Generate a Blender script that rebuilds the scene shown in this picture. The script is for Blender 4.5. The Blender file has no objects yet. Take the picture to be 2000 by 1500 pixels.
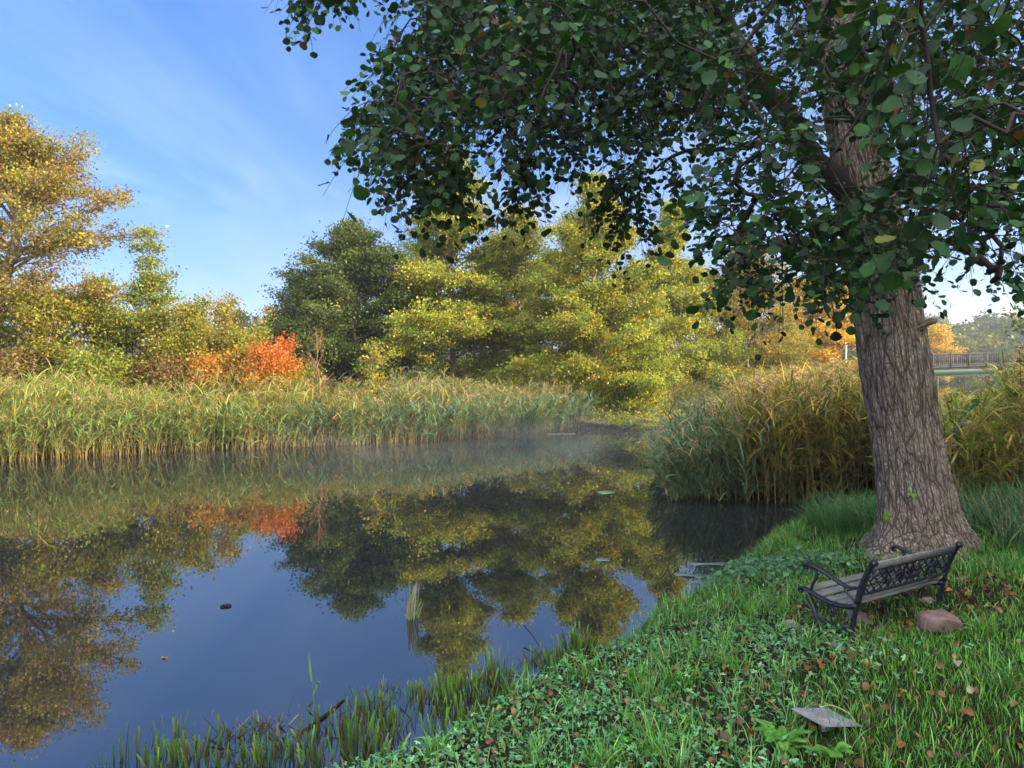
import bpy, bmesh, math, random
import numpy as np
from mathutils import Vector, noise as mnoise

SC = bpy.context.scene
COL = SC.collection
F = 1450.0                      # focal length in photo pixels (photo 2000 x 1500)
CAMZ = 2.5                      # eye height above the water (water is z = 0)
PITCH = math.atan(50 / F)
rng = np.random.default_rng(7)

# ------------------------------------------------------------------ maths helpers
def at(px, py, Y):
    """the point at forward distance Y seen in photo pixel (px, py)"""
    u, v = (px - 1000) / F, (750 - py) / F
    c, s = math.cos(PITCH), math.sin(PITCH)
    d = np.array([u, c + v * s, v * c - s])
    return np.array([0, 0, CAMZ]) + d * (Y / d[1])

def norm(a):
    return a / np.maximum(np.linalg.norm(a, axis=-1, keepdims=True), 1e-9)

def sstep(a, b, x):
    t = np.clip((x - a) / (b - a), 0, 1)
    return t * t * (3 - 2 * t)

RIVER = np.array([(-70, -10), (-20, 1.4), (-8, 3.3), (-3, 3.9), (-1.2, 4.2), (-.5, 4.65), (0, 5.35), (.41, 5.9), (1.05, 6.4),
                  (1.32, 7.0), (2.2, 8.0), (2.95, 9.1), (3.6, 10.2), (4.6, 11.4), (5.6, 12.6), (5.6, 14.5), (6.2, 17.5),
                  (9, 22.5), (13, 29), (21, 41), (36, 58), (64, 86), (110, 125), (90, 130), (45, 86), (26, 55), (16, 40), (11, 32.5),
                  (6.8, 29.4), (4, 28.4), (2.7, 27.6), (1.8, 26.2), (-.4, 24.0), (-2.3, 22.5), (-5.9, 21.2), (-9.2, 20),
                  (-12.5, 18), (-25, 14), (-70, 4)], float)

def river_sd(x, y):
    """signed distance to the river's edge: positive on land"""
    x = np.asarray(x, float); y = np.asarray(y, float)
    d = np.full(x.shape, 1e9); inside = np.zeros(x.shape, bool)
    n = len(RIVER)
    for i in range(n):
        ax, ay = RIVER[i]; bx, by = RIVER[(i + 1) % n]
        ex, ey = bx - ax, by - ay
        t = np.clip(((x - ax) * ex + (y - ay) * ey) / (ex * ex + ey * ey), 0, 1)
        d = np.minimum(d, np.hypot(x - ax - t * ex, y - ay - t * ey))
        cond = (ay > y) != (by > y)
        xx = ax + (y - ay) / (ey if abs(ey) > 1e-9 else 1e-9) * ex
        inside ^= cond & (x < xx)
    return np.where(inside, -d, d)

def vnoise(x, y, f, seed=0):
    """cheap smooth value noise"""
    x = np.asarray(x) * f + seed * 17.3; y = np.asarray(y) * f - seed * 9.1
    xi, yi = np.floor(x), np.floor(y)
    fx, fy = x - xi, y - yi
    fx = fx * fx * (3 - 2 * fx); fy = fy * fy * (3 - 2 * fy)
    def h(a, b):
        v = np.sin(a * 127.1 + b * 311.7 + seed * 74.7) * 43758.5453
        return v - np.floor(v)
    return (h(xi, yi) * (1 - fx) + h(xi + 1, yi) * fx) * (1 - fy) + (h(xi, yi + 1) * (1 - fx) + h(xi + 1, yi + 1) * fx) * fy

BENCH = None     # (centre x, y, plane a, b, c) once the bench is fitted
def height(x, y):
    x = np.asarray(x, float); y = np.asarray(y, float)
    sd = river_sd(x, y)
    near = (y < 13) | (x > 9)
    soft = 1 - .42 * sstep(2.0, 4.6, x) * sstep(5, 8, y)
    hn = .05 + np.minimum(.26 * sd, .92 + .012 * (sd - 3.5)) * soft
    hf = .04 + np.minimum(.16 * sd, .7 + .008 * sd)
    h = np.where(near, hn, hf) + .04 * (vnoise(x, y, 1.3, 1) - .5) * sstep(0, 1, sd)
    far = np.hypot(x, y)
    hill = sstep(90, 190, y) * (3 + 2.5 * sstep(20, 120, x) + 2 * (vnoise(x, y, .02, 3)))
    h = h + hill * sstep(2, 30, sd)
    h = np.where(sd < 0, np.maximum(sd * .45, -1.3) - .02, h)
    if BENCH is not None:
        bx, by, a, b, c = BENCH
        w = np.exp(-((x - bx) ** 2 + (y - by) ** 2) / .55 ** 2 / 2)
        h = np.where(sd > .15, h * (1 - w) + (a * x + b * y + c) * w, h)
    return h

def ground_at(px, py, y0=1.5, y1=40):
    """where the ray through a pixel meets the ground (or the water)"""
    ys = np.linspace(y0, y1, 4000)
    P = np.array([at(px, py, 1.0)]); d = P[0] - np.array([0, 0, CAMZ])
    x = d[0] * ys; z = CAMZ + d[2] * ys
    g = np.maximum(height(x, ys), 0)
    k = np.argmax(z <= g)
    return np.array([x[k], ys[k], g[k]])

def polyline(pts, n):
    """resample a smooth curve through control points"""
    P = np.array(pts, float); m = len(P)
    t = np.linspace(0, m - 1, n); out = []
    for tt in t:
        i = min(int(tt), m - 2); f = tt - i
        p0 = P[max(i - 1, 0)]; p1 = P[i]; p2 = P[i + 1]; p3 = P[min(i + 2, m - 1)]
        out.append(.5 * ((2 * p1) + (-p0 + p2) * f + (2 * p0 - 5 * p1 + 4 * p2 - p3) * f * f + (-p0 + 3 * p1 - 3 * p2 + p3) * f ** 3))
    return np.array(out)

# ------------------------------------------------------------------ mesh helpers
class MB:
    """collects batches of geometry and links them as one mesh object"""
    def __init__(s):
        s.V = []; s.F = []; s.C = []; s.A = []; s.n = 0
    def add(s, V, Fc, col=(1, 1, 1), att=None):
        V = np.asarray(V, float).reshape(-1, 3); Fc = np.asarray(Fc, int)
        s.V.append(V); s.F.append(Fc + s.n)
        c = np.asarray(col, float)
        if c.ndim == 1: c = np.broadcast_to(c, (len(V), 3))
        s.C.append(c)
        s.A.append(np.zeros((len(V), 3)) if att is None else np.asarray(att, float))
        s.n += len(V)
    def build(s, name, mat, parent=None, smooth=False, loc=None):
        V = np.concatenate(s.V); C = np.concatenate(s.C); A = np.concatenate(s.A)
        if loc is not None: V = V - np.asarray(loc)
        me = bpy.data.meshes.new(name)
        me.vertices.add(len(V)); me.vertices.foreach_set('co', V.astype(np.float32).ravel())
        loops = np.concatenate([f.ravel() for f in s.F])
        tot = np.concatenate([np.full(len(f), f.shape[1]) for f in s.F])
        start = np.concatenate([[0], np.cumsum(tot)[:-1]])
        me.loops.add(len(loops)); me.loops.foreach_set('vertex_index', loops.astype(np.int32))
        me.polygons.add(len(tot)); me.polygons.foreach_set('loop_start', start.astype(np.int32))
        try: me.polygons.foreach_set('loop_total', tot.astype(np.int32))
        except Exception: pass
        if smooth: me.polygons.foreach_set('use_smooth', np.ones(len(tot), bool))
        a = me.attributes.new('Col', 'FLOAT_COLOR', 'POINT')
        a.data.foreach_set('color', np.concatenate([C, np.ones((len(C), 1))], 1).astype(np.float32).ravel())
        if np.any(A):
            b = me.attributes.new('lc', 'FLOAT_VECTOR', 'POINT'); b.data.foreach_set('vector', A.astype(np.float32).ravel())
        me.update(calc_edges=True); me.validate()
        if mat: me.materials.append(mat)
        o = bpy.data.objects.new(name, me); COL.objects.link(o)
        if loc is not None: o.location = loc
        if parent is not None:
            o.parent = parent
        return o

def tube(mb, pts, rad, sides=6, col=(1, 1, 1), flat=None, att=False, caps=True):
    """tube along a polyline; flat = (wide factor, reference axis) for a bar of oblong section"""
    P = np.asarray(pts, float); r = np.broadcast_to(np.asarray(rad, float), (len(P),))
    T = norm(np.gradient(P, axis=0))
    ref = np.array([0, 0, 1.]) if abs(T[:, 2]).mean() < .8 else np.array([1., 0, 0])
    if flat is not None: ref = np.asarray(flat[1], float)
    U = norm(np.cross(T, ref)); W = np.cross(T, U)
    a = np.linspace(0, 2 * np.pi, sides, endpoint=False) + (np.pi / 4 if sides == 4 else 0)
    fw = 1 if flat is None else flat[0]
    V = P[:, None] + r[:, None, None] * (np.cos(a)[None, :, None] * U[:, None] + fw * np.sin(a)[None, :, None] * W[:, None])
    n, k = len(P), sides
    i = np.arange(n - 1)[:, None] * k; j = np.arange(k)[None]; j2 = (j + 1) % k
    Fc = np.stack([i + j, i + j2, i + k + j2, i + k + j], -1).reshape(-1, 4)
    L = np.concatenate([[0], np.cumsum(np.linalg.norm(np.diff(P, axis=0), axis=1))])
    A = None
    if att:
        A = np.stack([np.broadcast_to(np.cos(a), (n, k)) * r[:, None], np.broadcast_to(np.sin(a), (n, k)) * r[:, None], np.broadcast_to(L[:, None], (n, k))], -1).reshape(-1, 3)
    base = mb.n
    mb.add(V.reshape(-1, 3), Fc, col, A)
    if caps:
        q = np.arange(k)
        if k == 4 or k == 6 or k == 8:
            for off, rev in ((0, True), ((n - 1) * k, False)):
                ring = base + off + (q[::-1] if rev else q)
                for m in range(1, k - 1, 2):
                    mb.F.append(np.array([[ring[0], ring[m], ring[m + 1], ring[(m + 2) % k]]]) if (m + 2) < k else np.array([[ring[0], ring[m], ring[m + 1]]]))

def strips(mb, P, W, S, col):
    """ribbons: P (N,K,3) centre lines, W (N,K) half widths, S (N,3) side vectors, col (N,3) or (N,K,3)"""
    N, K, _ = P.shape
    side = S[:, None, :] if S.ndim == 2 else S
    V = np.stack([P - W[..., None] * side, P + W[..., None] * side], 2).reshape(-1, 3)
    b = (np.arange(N)[:, None] * K + np.arange(K - 1)[None]) * 2
    Fc = np.stack([b, b + 1, b + 3, b + 2], -1).reshape(-1, 4)
    c = np.asarray(col, float)
    if c.ndim == 2: c = np.repeat(c[:, None], K, 1)
    mb.add(V, Fc, np.repeat(c, 2, 1).reshape(-1, 3) if c.shape[1] == K else c)

def frames(d, n):
    """rotation matrices with local y = d and local z near n"""
    d = norm(d); x = norm(np.cross(d, n)); z = np.cross(x, d)
    return np.stack([x, d, z], -1)

def inst(mb, TV, TF, pos, R, sc, col, att=None):
    N = len(pos); k = len(TV)
    sc = np.asarray(sc, float)
    L = TV[None] * (sc[:, None, None] if sc.ndim == 1 else sc[:, None, :])
    V = np.einsum('nij,nkj->nki', R, L) + pos[:, None]
    Fc = (TF[None] + (np.arange(N) * k)[:, None, None]).reshape(-1, TF.shape[1])
    mb.add(V.reshape(-1, 3), Fc, np.repeat(col, k, 0), None if att is None else np.tile(att, (N, 1)))

# leaf templates (unit length along y)
LEAF2_V = np.array([[0, 0, 0], [.36, .42, .07], [0, 1, -.05], [-.36, .42, .07]], float)
LEAF2_F = np.array([[0, 1, 2, 3]])
def broad_leaf(rows=((.12, .02), (.2, .2), (.4, .42), (.62, .48), (.82, .4), (.95, .2), (.97, .02)), fold=.16, curl=.16):
    V = [[-.012, 0, 0], [0, 0, 0], [.012, 0, 0]]; A = [[0, 0, 1]] * 3
    for t, w in rows:
        z = -curl * t * t
        V += [[-w, t, z + fold * w], [0, t - .0, z], [w, t, z + fold * w]]
        A += [[-w, t, 1], [0, t, 1], [w, t, 1]]
    Fc = []
    for i in range(len(rows)):
        b = i * 3
        Fc += [[b, b + 1, b + 4, b + 3], [b + 1, b + 2, b + 5, b + 4]]
    return np.array(V, float), np.array(Fc), np.array(A, float)
ALV, ALF, ALA = broad_leaf(((.12, .02), (.19, .20), (.29, .30), (.38, .43), (.47, .40), (.57, .51), (.67, .45), (.77, .46), (.86, .33), (.94, .22), (1.0, .03)))
ALV[:, 2] += .035 * np.sin(ALV[:, 1] * 19) * np.sign(ALV[:, 0]) * (np.abs(ALV[:, 0]) > .1)

def rdir(n, r=rng):
    return norm(r.normal(size=(n, 3)))

def pick(pal, n, r=rng, jit=.18):
    """palette [(weight, (r,g,b)), ...] -> n colours with jitter"""
    w = np.array([p[0] for p in pal], float); c = np.array([p[1] for p in pal])
    k = r.choice(len(pal), n, p=w / w.sum())
    return c[k] * np.exp(r.normal(0, jit, (n, 1))) * np.exp(r.normal(0, jit * .4, (n, 3)))

# ------------------------------------------------------------------ naming
def tag(o, label=None, cat=None, group=None, kind=None):
    if label: o['label'] = label
    if cat: o['category'] = cat
    if group: o['group'] = group
    if kind: o['kind'] = kind
    return o

def thing(name, label, cat, loc=(0, 0, 0), group=None):
    o = bpy.data.objects.new(name, None); COL.objects.link(o); o.location = [float(v) for v in loc]
    o.empty_display_size = .2
    return tag(o, label, cat, group)

def copy_tree(o, parent=None):
    c = o.copy(); COL.objects.link(c)
    if parent is not None: c.parent = parent
    for ch in list(o.children): copy_tree(ch, c)
    return c

# ------------------------------------------------------------------ materials
def newmat(name):
    m = bpy.data.materials.new(name); m.use_nodes = True
    nt = m.node_tree; nt.nodes.clear()
    out = nt.nodes.new('ShaderNodeOutputMaterial')
    return m, nt, out

def N(nt, kind, **kw):
    n = nt.nodes.new(kind)
    for k, v in kw.items():
        if k.startswith('i_'):
            key = k[2:]; key = int(key) if key.isdigit() else key.replace('_', ' ')
            n.inputs[key].default_value = v
        else: setattr(n, k, v)
    return n

def ramp(nt, src, stops):
    n = nt.nodes.new('ShaderNodeValToRGB'); e = n.color_ramp.elements
    while len(e) < len(stops): e.new(.5)
    for el, (p, c) in zip(e, stops): el.position = p; el.color = (*c, 1) if len(c) == 3 else c
    nt.links.new(src, n.inputs[0]); return n

def leaf_mat(name, trans=.35, rough=.5, spec=.35, veins=False, tint=(1.25, 1.15, .55)):
    m, nt, out = newmat(name); L = nt.links.new
    at_ = N(nt, 'ShaderNodeAttribute', attribute_name='Col')
    col = at_.outputs['Color']
    p = N(nt, 'ShaderNodeBsdfPrincipled', i_Roughness=rough); p.inputs['Specular IOR Level'].default_value = spec
    if veins:
        lc = N(nt, 'ShaderNodeAttribute', attribute_name='lc')
        sx = N(nt, 'ShaderNodeSeparateXYZ'); L(lc.outputs['Vector'], sx.inputs[0])
        ab = N(nt, 'ShaderNodeMath', operation='ABSOLUTE'); L(sx.outputs[0], ab.inputs[0])
        mu = N(nt, 'ShaderNodeMath', operation='MULTIPLY_ADD'); L(ab.outputs[0], mu.inputs[0]); mu.inputs[1].default_value = -.75; L(sx.outputs[1], mu.inputs[2])
        fr = N(nt, 'ShaderNodeMath', operation='MULTIPLY'); L(mu.outputs[0], fr.inputs[0]); fr.inputs[1].default_value = 8
        fx = N(nt, 'ShaderNodeMath', operation='PINGPONG'); L(fr.outputs[0], fx.inputs[0]); fx.inputs[1].default_value = .5
        r1 = ramp(nt, fx.outputs[0], [(0, (1.1, 1.1, 1.05)), (.2, (1, 1, 1)), (1, (.95, .95, .95))])
        r2 = ramp(nt, ab.outputs[0], [(0, (1.35, 1.35, 1.1)), (.035, (1, 1, 1))])
        m1 = N(nt, 'ShaderNodeMix', data_type='RGBA', blend_type='MULTIPLY'); m1.inputs[0].default_value = 1
        L(r1.outputs[0], m1.inputs[6]); L(r2.outputs[0], m1.inputs[7])
        m2 = N(nt, 'ShaderNodeMix', data_type='RGBA', blend_type='MULTIPLY'); m2.inputs[0].default_value = 1
        L(col, m2.inputs[6]); L(m1.outputs[2], m2.inputs[7]); col = m2.outputs[2]
        bp = N(nt, 'ShaderNodeBump', i_Strength=.22, i_Distance=.003); L(fx.outputs[0], bp.inputs['Height']); L(bp.outputs[0], p.inputs['Normal'])
    L(col, p.inputs['Base Color'])
    t = N(nt, 'ShaderNodeBsdfTranslucent')
    tm = N(nt, 'ShaderNodeMix', data_type='RGBA', blend_type='MULTIPLY'); tm.inputs[0].default_value = 1
    L(col, tm.inputs[6]); tm.inputs[7].default_value = (*tint, 1); L(tm.outputs[2], t.inputs[0])
    mx = N(nt, 'ShaderNodeMixShader'); mx.inputs[0].default_value = trans
    L(p.outputs[0], mx.inputs[1]); L(t.outputs[0], mx.inputs[2]); L(mx.outputs[0], out.inputs[0])
    return m

def plain_mat(name, col, rough=.6, spec=.4, metal=0, nscale=12, namt=.25, bump=.15, col2=None, attr=False, dist=.01, coord='Object'):
    m, nt, out = newmat(name); L = nt.links.new
    p = N(nt, 'ShaderNodeBsdfPrincipled', i_Roughness=rough, i_Metallic=metal); p.inputs['Specular IOR Level'].default_value = spec
    tc = N(nt, 'ShaderNodeTexCoord')
    no = N(nt, 'ShaderNodeTexNoise', i_Scale=nscale, i_Detail=6, i_Roughness=.6); L(tc.outputs[coord], no.inputs[0])
    c2 = col2 if col2 else tuple(v * (1 - namt) for v in col)
    r = ramp(nt, no.outputs[0], [(.35, c2), (.65, col)])
    csrc = r.outputs[0]
    if attr:
        a = N(nt, 'ShaderNodeAttribute', attribute_name='Col')
        mm = N(nt, 'ShaderNodeMix', data_type='RGBA', blend_type='MULTIPLY'); mm.inputs[0].default_value = 1
        L(csrc, mm.inputs[6]); L(a.outputs['Color'], mm.inputs[7]); csrc = mm.outputs[2]
    L(csrc, p.inputs['Base Color'])
    if bump:
        b = N(nt, 'ShaderNodeBump', i_Strength=bump, i_Distance=dist); L(no.outputs[0], b.inputs['Height']); L(b.outputs[0], p.inputs['Normal'])
    L(p.outputs[0], out.inputs[0])
    return m

def bark_mat(name, dark, mid, light, sc=1.0):
    m, nt, out = newmat(name); L = nt.links.new
    a = N(nt, 'ShaderNodeAttribute', attribute_name='lc')
    mp = N(nt, 'ShaderNodeMapping'); L(a.outputs['Vector'], mp.inputs[0]); mp.inputs['Scale'].default_value = (sc, sc, sc * .26)
    wn = N(nt, 'ShaderNodeTexNoise', i_Scale=5, i_Detail=4); L(mp.outputs[0], wn.inputs[0])
    add = N(nt, 'ShaderNodeVectorMath', operation='MULTIPLY_ADD'); L(wn.outputs['Color'], add.inputs[0]); add.inputs[1].default_value = (.09, .09, .09); L(mp.outputs[0], add.inputs[2])
    vo = N(nt, 'ShaderNodeTexVoronoi', feature='DISTANCE_TO_EDGE', i_Scale=46); L(add.outputs[0], vo.inputs[0])
    vc = N(nt, 'ShaderNodeTexVoronoi', feature='F1', i_Scale=46); L(add.outputs[0], vc.inputs[0])
    mq = N(nt, 'ShaderNodeMapping'); L(add.outputs[0], mq.inputs[0]); mq.inputs['Scale'].default_value = (1, 1, .45)
    v2 = N(nt, 'ShaderNodeTexVoronoi', feature='DISTANCE_TO_EDGE', i_Scale=17); L(mq.outputs[0], v2.inputs[0])
    fi = N(nt, 'ShaderNodeTexNoise', i_Scale=60, i_Detail=7, i_Roughness=.75); L(mp.outputs[0], fi.inputs[0])
    c1 = ramp(nt, vo.outputs['Distance'], [(0, (.25, .25, .25)), (.08, (.75, .75, .75)), (.25, (1, 1, 1))])
    c2 = ramp(nt, v2.outputs['Distance'], [(0, (0, 0, 0)), (.05, (.5, .5, .5)), (.16, (1, 1, 1))])
    cr = N(nt, 'ShaderNodeMix', data_type='RGBA', blend_type='MULTIPLY'); cr.inputs[0].default_value = 1; L(c1.outputs[0], cr.inputs[6]); L(c2.outputs[0], cr.inputs[7])
    bw = N(nt, 'ShaderNodeRGBToBW'); L(vc.outputs['Color'], bw.inputs[0])
    pl = ramp(nt, bw.outputs[0], [(.3, mid), (.6, tuple(.8 * x + .2 * y for x, y in zip(mid, light))), (.85, tuple(.45 * x + .55 * y for x, y in zip(mid, light)))])
    fm = ramp(nt, fi.outputs[0], [(.3, (.55, .55, .55)), (.7, (1.25, 1.25, 1.25))])
    m1 = N(nt, 'ShaderNodeMix', data_type='RGBA', blend_type='MULTIPLY'); m1.inputs[0].default_value = 1
    L(pl.outputs[0], m1.inputs[6]); L(fm.outputs[0], m1.inputs[7])
    m2 = N(nt, 'ShaderNodeMix', data_type='RGBA'); L(cr.outputs[2], m2.inputs[0]); m2.inputs[6].default_value = (*dark, 1); L(m1.outputs[2], m2.inputs[7])
    p = N(nt, 'ShaderNodeBsdfPrincipled', i_Roughness=.9); p.inputs['Specular IOR Level'].default_value = .15
    L(m2.outputs[2], p.inputs['Base Color'])
    hs = N(nt, 'ShaderNodeMath', operation='MULTIPLY_ADD'); L(fi.outputs[0], hs.inputs[0]); hs.inputs[1].default_value = .5; L(cr.outputs[2], hs.inputs[2])
    b = N(nt, 'ShaderNodeBump', i_Strength=.9, i_Distance=.02); L(hs.outputs[0], b.inputs['Height']); L(b.outputs[0], p.inputs['Normal'])
    L(p.outputs[0], out.inputs[0])
    return m

M_LEAF = leaf_mat('foliage', trans=.42)
M_ALDER = leaf_mat('alder_leaf', trans=.22, rough=.5, spec=.2, veins=True)
M_GRASS = leaf_mat('grass_blade', trans=.3, rough=.45, spec=.4)
M_REED = leaf_mat('reed_leaf', trans=.3, rough=.55, spec=.3, tint=(1.2, 1.1, .6))
M_BARK = bark_mat('alder_bark', (.05, .038, .028), (.30, .228, .175), (.50, .43, .36))
M_TWIG = plain_mat('twig_bark', (.036, .029, .023), .85, .2, nscale=30, attr=True)
M_TRUNK = plain_mat('far_bark', (.26, .2, .14), .85, .2, nscale=6, namt=.5, attr=True)
M_IRON = plain_mat('black_cast_iron', (.009, .011, .020), .4, .45, nscale=40, namt=.4, bump=.25, dist=.003)
M_SLAT = plain_mat('grey_weathered_wood', (.155, .155, .145), .75, .25, nscale=9, namt=.35, bump=.2, dist=.002)
M_STONE = plain_mat('pinkish_granite', (.30, .22, .205), .85, .2, nscale=14, namt=.45, bump=.5, attr=True)
M_ZINC = plain_mat('galvanised_steel', (.30, .31, .35), .5, .5, metal=.35, nscale=9, namt=.35, bump=.15, col2=(.22, .19, .20), dist=.002)
M_GREEN = plain_mat('green_painted_steel', (.014, .040, .030), .6, .2, nscale=1.2, namt=.2, bump=0)
M_RAIL = plain_mat('grey_timber_rail', (.055, .05, .05), .8, .2, nscale=3, namt=.3, bump=0)
M_WHITE = plain_mat('white_pole_paint', (.75, .75, .72), .5, .4, nscale=2, namt=.1, bump=0)
M_DRY = leaf_mat('dry_leaf', trans=.15, rough=.7, spec=.2)

# ------------------------------------------------------------------ camera, sky, sun
cam = bpy.data.cameras.new('camera'); cam.sensor_width = 36; cam.lens = 36 * F / 2000
cam.clip_start = .05; cam.clip_end = 3000
co = bpy.data.objects.new('camera', cam); COL.objects.link(co); SC.camera = co
co.location = (0, 0, CAMZ); co.rotation_euler = (math.pi / 2 - PITCH, 0, 0)

SUN_EL, SUN_AZ = math.radians(15.5), math.radians(107)       # azimuth clockwise from +Y
S = Vector((math.sin(SUN_AZ) * math.cos(SUN_EL), math.cos(SUN_AZ) * math.cos(SUN_EL), math.sin(SUN_EL)))
sl = bpy.data.lights.new('sun', 'SUN'); sl.energy = 5.0; sl.angle = math.radians(.5); sl.color = (1, .84, .56)
so = bpy.data.objects.new('sun', sl); COL.objects.link(so); so.rotation_euler = S.to_track_quat('Z', 'Y').to_euler(); so.location = (30, -10, 40)

w = bpy.data.worlds.new('World'); SC.world = w; w.use_nodes = True
nt = w.node_tree; bg = nt.nodes['Background']; L = nt.links.new
sky = N(nt, 'ShaderNodeTexSky', sky_type='NISHITA', sun_disc=False, sun_elevation=SUN_EL, sun_rotation=SUN_AZ, altitude=0, air_density=1.0, dust_density=.6, ozone_density=3.5)
tc = N(nt, 'ShaderNodeTexCoord')
# thin cirrus: noise on a plane high overhead
sp = N(nt, 'ShaderNodeSeparateXYZ'); L(tc.outputs['Generated'], sp.inputs[0])
mz = N(nt, 'ShaderNodeMath', operation='MAXIMUM'); L(sp.outputs[2], mz.inputs[0]); mz.inputs[1].default_value = .02
za = N(nt, 'ShaderNodeMath', operation='ADD'); L(mz.outputs[0], za.inputs[0]); za.inputs[1].default_value = .12
cx = N(nt, 'ShaderNodeMath', operation='DIVIDE'); L(sp.outputs[0], cx.inputs[0]); L(za.outputs[0], cx.inputs[1])
cy = N(nt, 'ShaderNodeMath', operation='DIVIDE'); L(sp.outputs[1], cy.inputs[0]); L(za.outputs[0], cy.inputs[1])
cb = N(nt, 'ShaderNodeCombineXYZ'); L(cx.outputs[0], cb.inputs[0]); L(cy.outputs[0], cb.inputs[1])
mp = N(nt, 'ShaderNodeMapping'); L(cb.outputs[0], mp.inputs[0]); mp.inputs['Rotation'].default_value = (0, 0, math.radians(-22)); mp.inputs['Scale'].default_value = (1.5, .42, 1); mp.inputs['Location'].default_value = (2.3, .7, 0)
n1 = N(nt, 'ShaderNodeTexNoise', i_Scale=1.1, i_Detail=9, i_Roughness=.62, i_Distortion=.9); L(mp.outputs[0], n1.inputs[0])
n2 = N(nt, 'ShaderNodeTexNoise', i_Scale=.45, i_Detail=2); L(cb.outputs[0], n2.inputs[0])
r1 = ramp(nt, n1.outputs[0], [(.43, (0, 0, 0)), (.74, (1, 1, 1))])
r2 = ramp(nt, n2.outputs[0], [(.36, (0, 0, 0)), (.6, (1, 1, 1))])
cm = N(nt, 'ShaderNodeMath', operation='MULTIPLY'); L(r1.outputs[0], cm.inputs[0]); L(r2.outputs[0], cm.inputs[1])
cf = N(nt, 'ShaderNodeMath', operation='MULTIPLY'); L(cm.outputs[0], cf.inputs[0]); cf.inputs[1].default_value = .24
hs = N(nt, 'ShaderNodeHueSaturation', i_Hue=.511, i_Saturation=1.28, i_Value=1.02); sv = N(nt, 'ShaderNodeVectorMath', operation='MULTIPLY_ADD'); L(tc.outputs['Generated'], sv.inputs[0]); sv.inputs[1].default_value = (1, 1, .85); sv.inputs[2].default_value = (0, 0, .19)
sn = N(nt, 'ShaderNodeVectorMath', operation='NORMALIZE'); L(sv.outputs[0], sn.inputs[0]); L(sn.outputs[0], sky.inputs['Vector'])
L(sky.outputs[0], hs.inputs['Color'])
cmix = N(nt, 'ShaderNodeMix', data_type='RGBA'); L(cf.outputs[0], cmix.inputs[0]); L(hs.outputs[0], cmix.inputs[6]); cmix.inputs[7].default_value = (6.2, 6.2, 6.6, 1)
# bright veil overhead and behind the camera, unseen, added to lift the shade
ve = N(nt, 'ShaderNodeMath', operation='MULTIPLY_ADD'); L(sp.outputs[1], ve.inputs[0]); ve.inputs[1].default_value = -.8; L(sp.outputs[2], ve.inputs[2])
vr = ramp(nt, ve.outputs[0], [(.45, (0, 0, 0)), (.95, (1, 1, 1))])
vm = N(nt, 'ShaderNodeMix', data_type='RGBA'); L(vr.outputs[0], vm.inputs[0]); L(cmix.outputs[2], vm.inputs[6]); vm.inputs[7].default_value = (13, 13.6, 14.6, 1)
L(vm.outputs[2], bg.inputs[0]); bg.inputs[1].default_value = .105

SC.view_settings.view_transform = 'Standard'; SC.view_settings.look = 'None'; SC.view_settings.exposure = 1.66; SC.view_settings.gamma = 1
SC.render.engine = 'CYCLES'
cy_ = SC.cycles
cy_.max_bounces = 6; cy_.diffuse_bounces = 3; cy_.glossy_bounces = 3; cy_.transmission_bounces = 4; cy_.volume_bounces = 0; cy_.transparent_max_bounces = 4
cy_.caustics_reflective = False; cy_.caustics_refractive = False
cy_.use_denoising = True
try: cy_.denoiser = 'OPENIMAGEDENOISE'
except Exception: pass
cy_.sample_clamp_indirect = 6

# ------------------------------------------------------------------ bench fit (three feet seen in the photo)
RN = np.array([2.514, 5.317, .425]); BS = np.array([1, .85, .795])
def tilt_frame(az, pi_, ro):
    x = np.array([math.cos(az), math.sin(az), 0]); y = np.array([-math.sin(az), math.cos(az), 0]); z = np.array([0, 0, 1.])
    x, z = x * math.cos(ro) + z * math.sin(ro), z * math.cos(ro) - x * math.sin(ro)
    y, z = y * math.cos(pi_) + z * math.sin(pi_), z * math.cos(pi_) - y * math.sin(pi_)
    return x, y, z
bx_dir, by_dir, nrm = tilt_frame(.614, -.097, -.043)
RF = RN + bx_dir * 1.3
ctr = (RN + RF) / 2 + by_dir * .2
BENCH = (ctr[0], ctr[1], -nrm[0] / nrm[2], -nrm[1] / nrm[2], float(np.dot(nrm, RN) / nrm[2]))

# ================================================================== THE SETTING
def axis(fine0, fine1, step, end0, end1):
    a = list(np.arange(fine0, fine1, step)); s = step
    hi = [];  v = a[-1]
    while v < end1: s *= 1.09; v += s; hi.append(v)
    s = step; lo = []; v = a[0]
    while v > end0: s *= 1.09; v -= s; lo.append(v)
    return np.array(lo[::-1] + a + hi)
gx = axis(-2, 9, .09, -900, 900); gy = axis(1.5, 13, .09, -400, 1200)
X, Y = np.meshgrid(gx, gy)
Z = height(X, Y)
mb = MB(); nx, ny = len(gx), len(gy)
i = (np.arange(ny - 1)[:, None] * nx + np.arange(nx - 1)[None]).ravel()
mb.add(np.stack([X, Y, Z], -1).reshape(-1, 3), np.stack([i, i + 1, i + nx + 1, i + nx], -1))
m, nt, out = newmat('earth_and_moss'); L = nt.links.new
p = N(nt, 'ShaderNodeBsdfPrincipled', i_Roughness=.95); p.inputs['Specular IOR Level'].default_value = .1
tc = N(nt, 'ShaderNodeTexCoord')
na = N(nt, 'ShaderNodeTexNoise', i_Scale=3.5, i_Detail=8, i_Roughness=.65); L(tc.outputs['Object'], na.inputs[0])
nb = N(nt, 'ShaderNodeTexNoise', i_Scale=38, i_Detail=6, i_Roughness=.7); L(tc.outputs['Object'], nb.inputs[0])
ra = ramp(nt, na.outputs[0], [(.38, (.026, .017, .010)), (.5, (.024, .026, .010)), (.65, (.018, .035, .008))])
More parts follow.
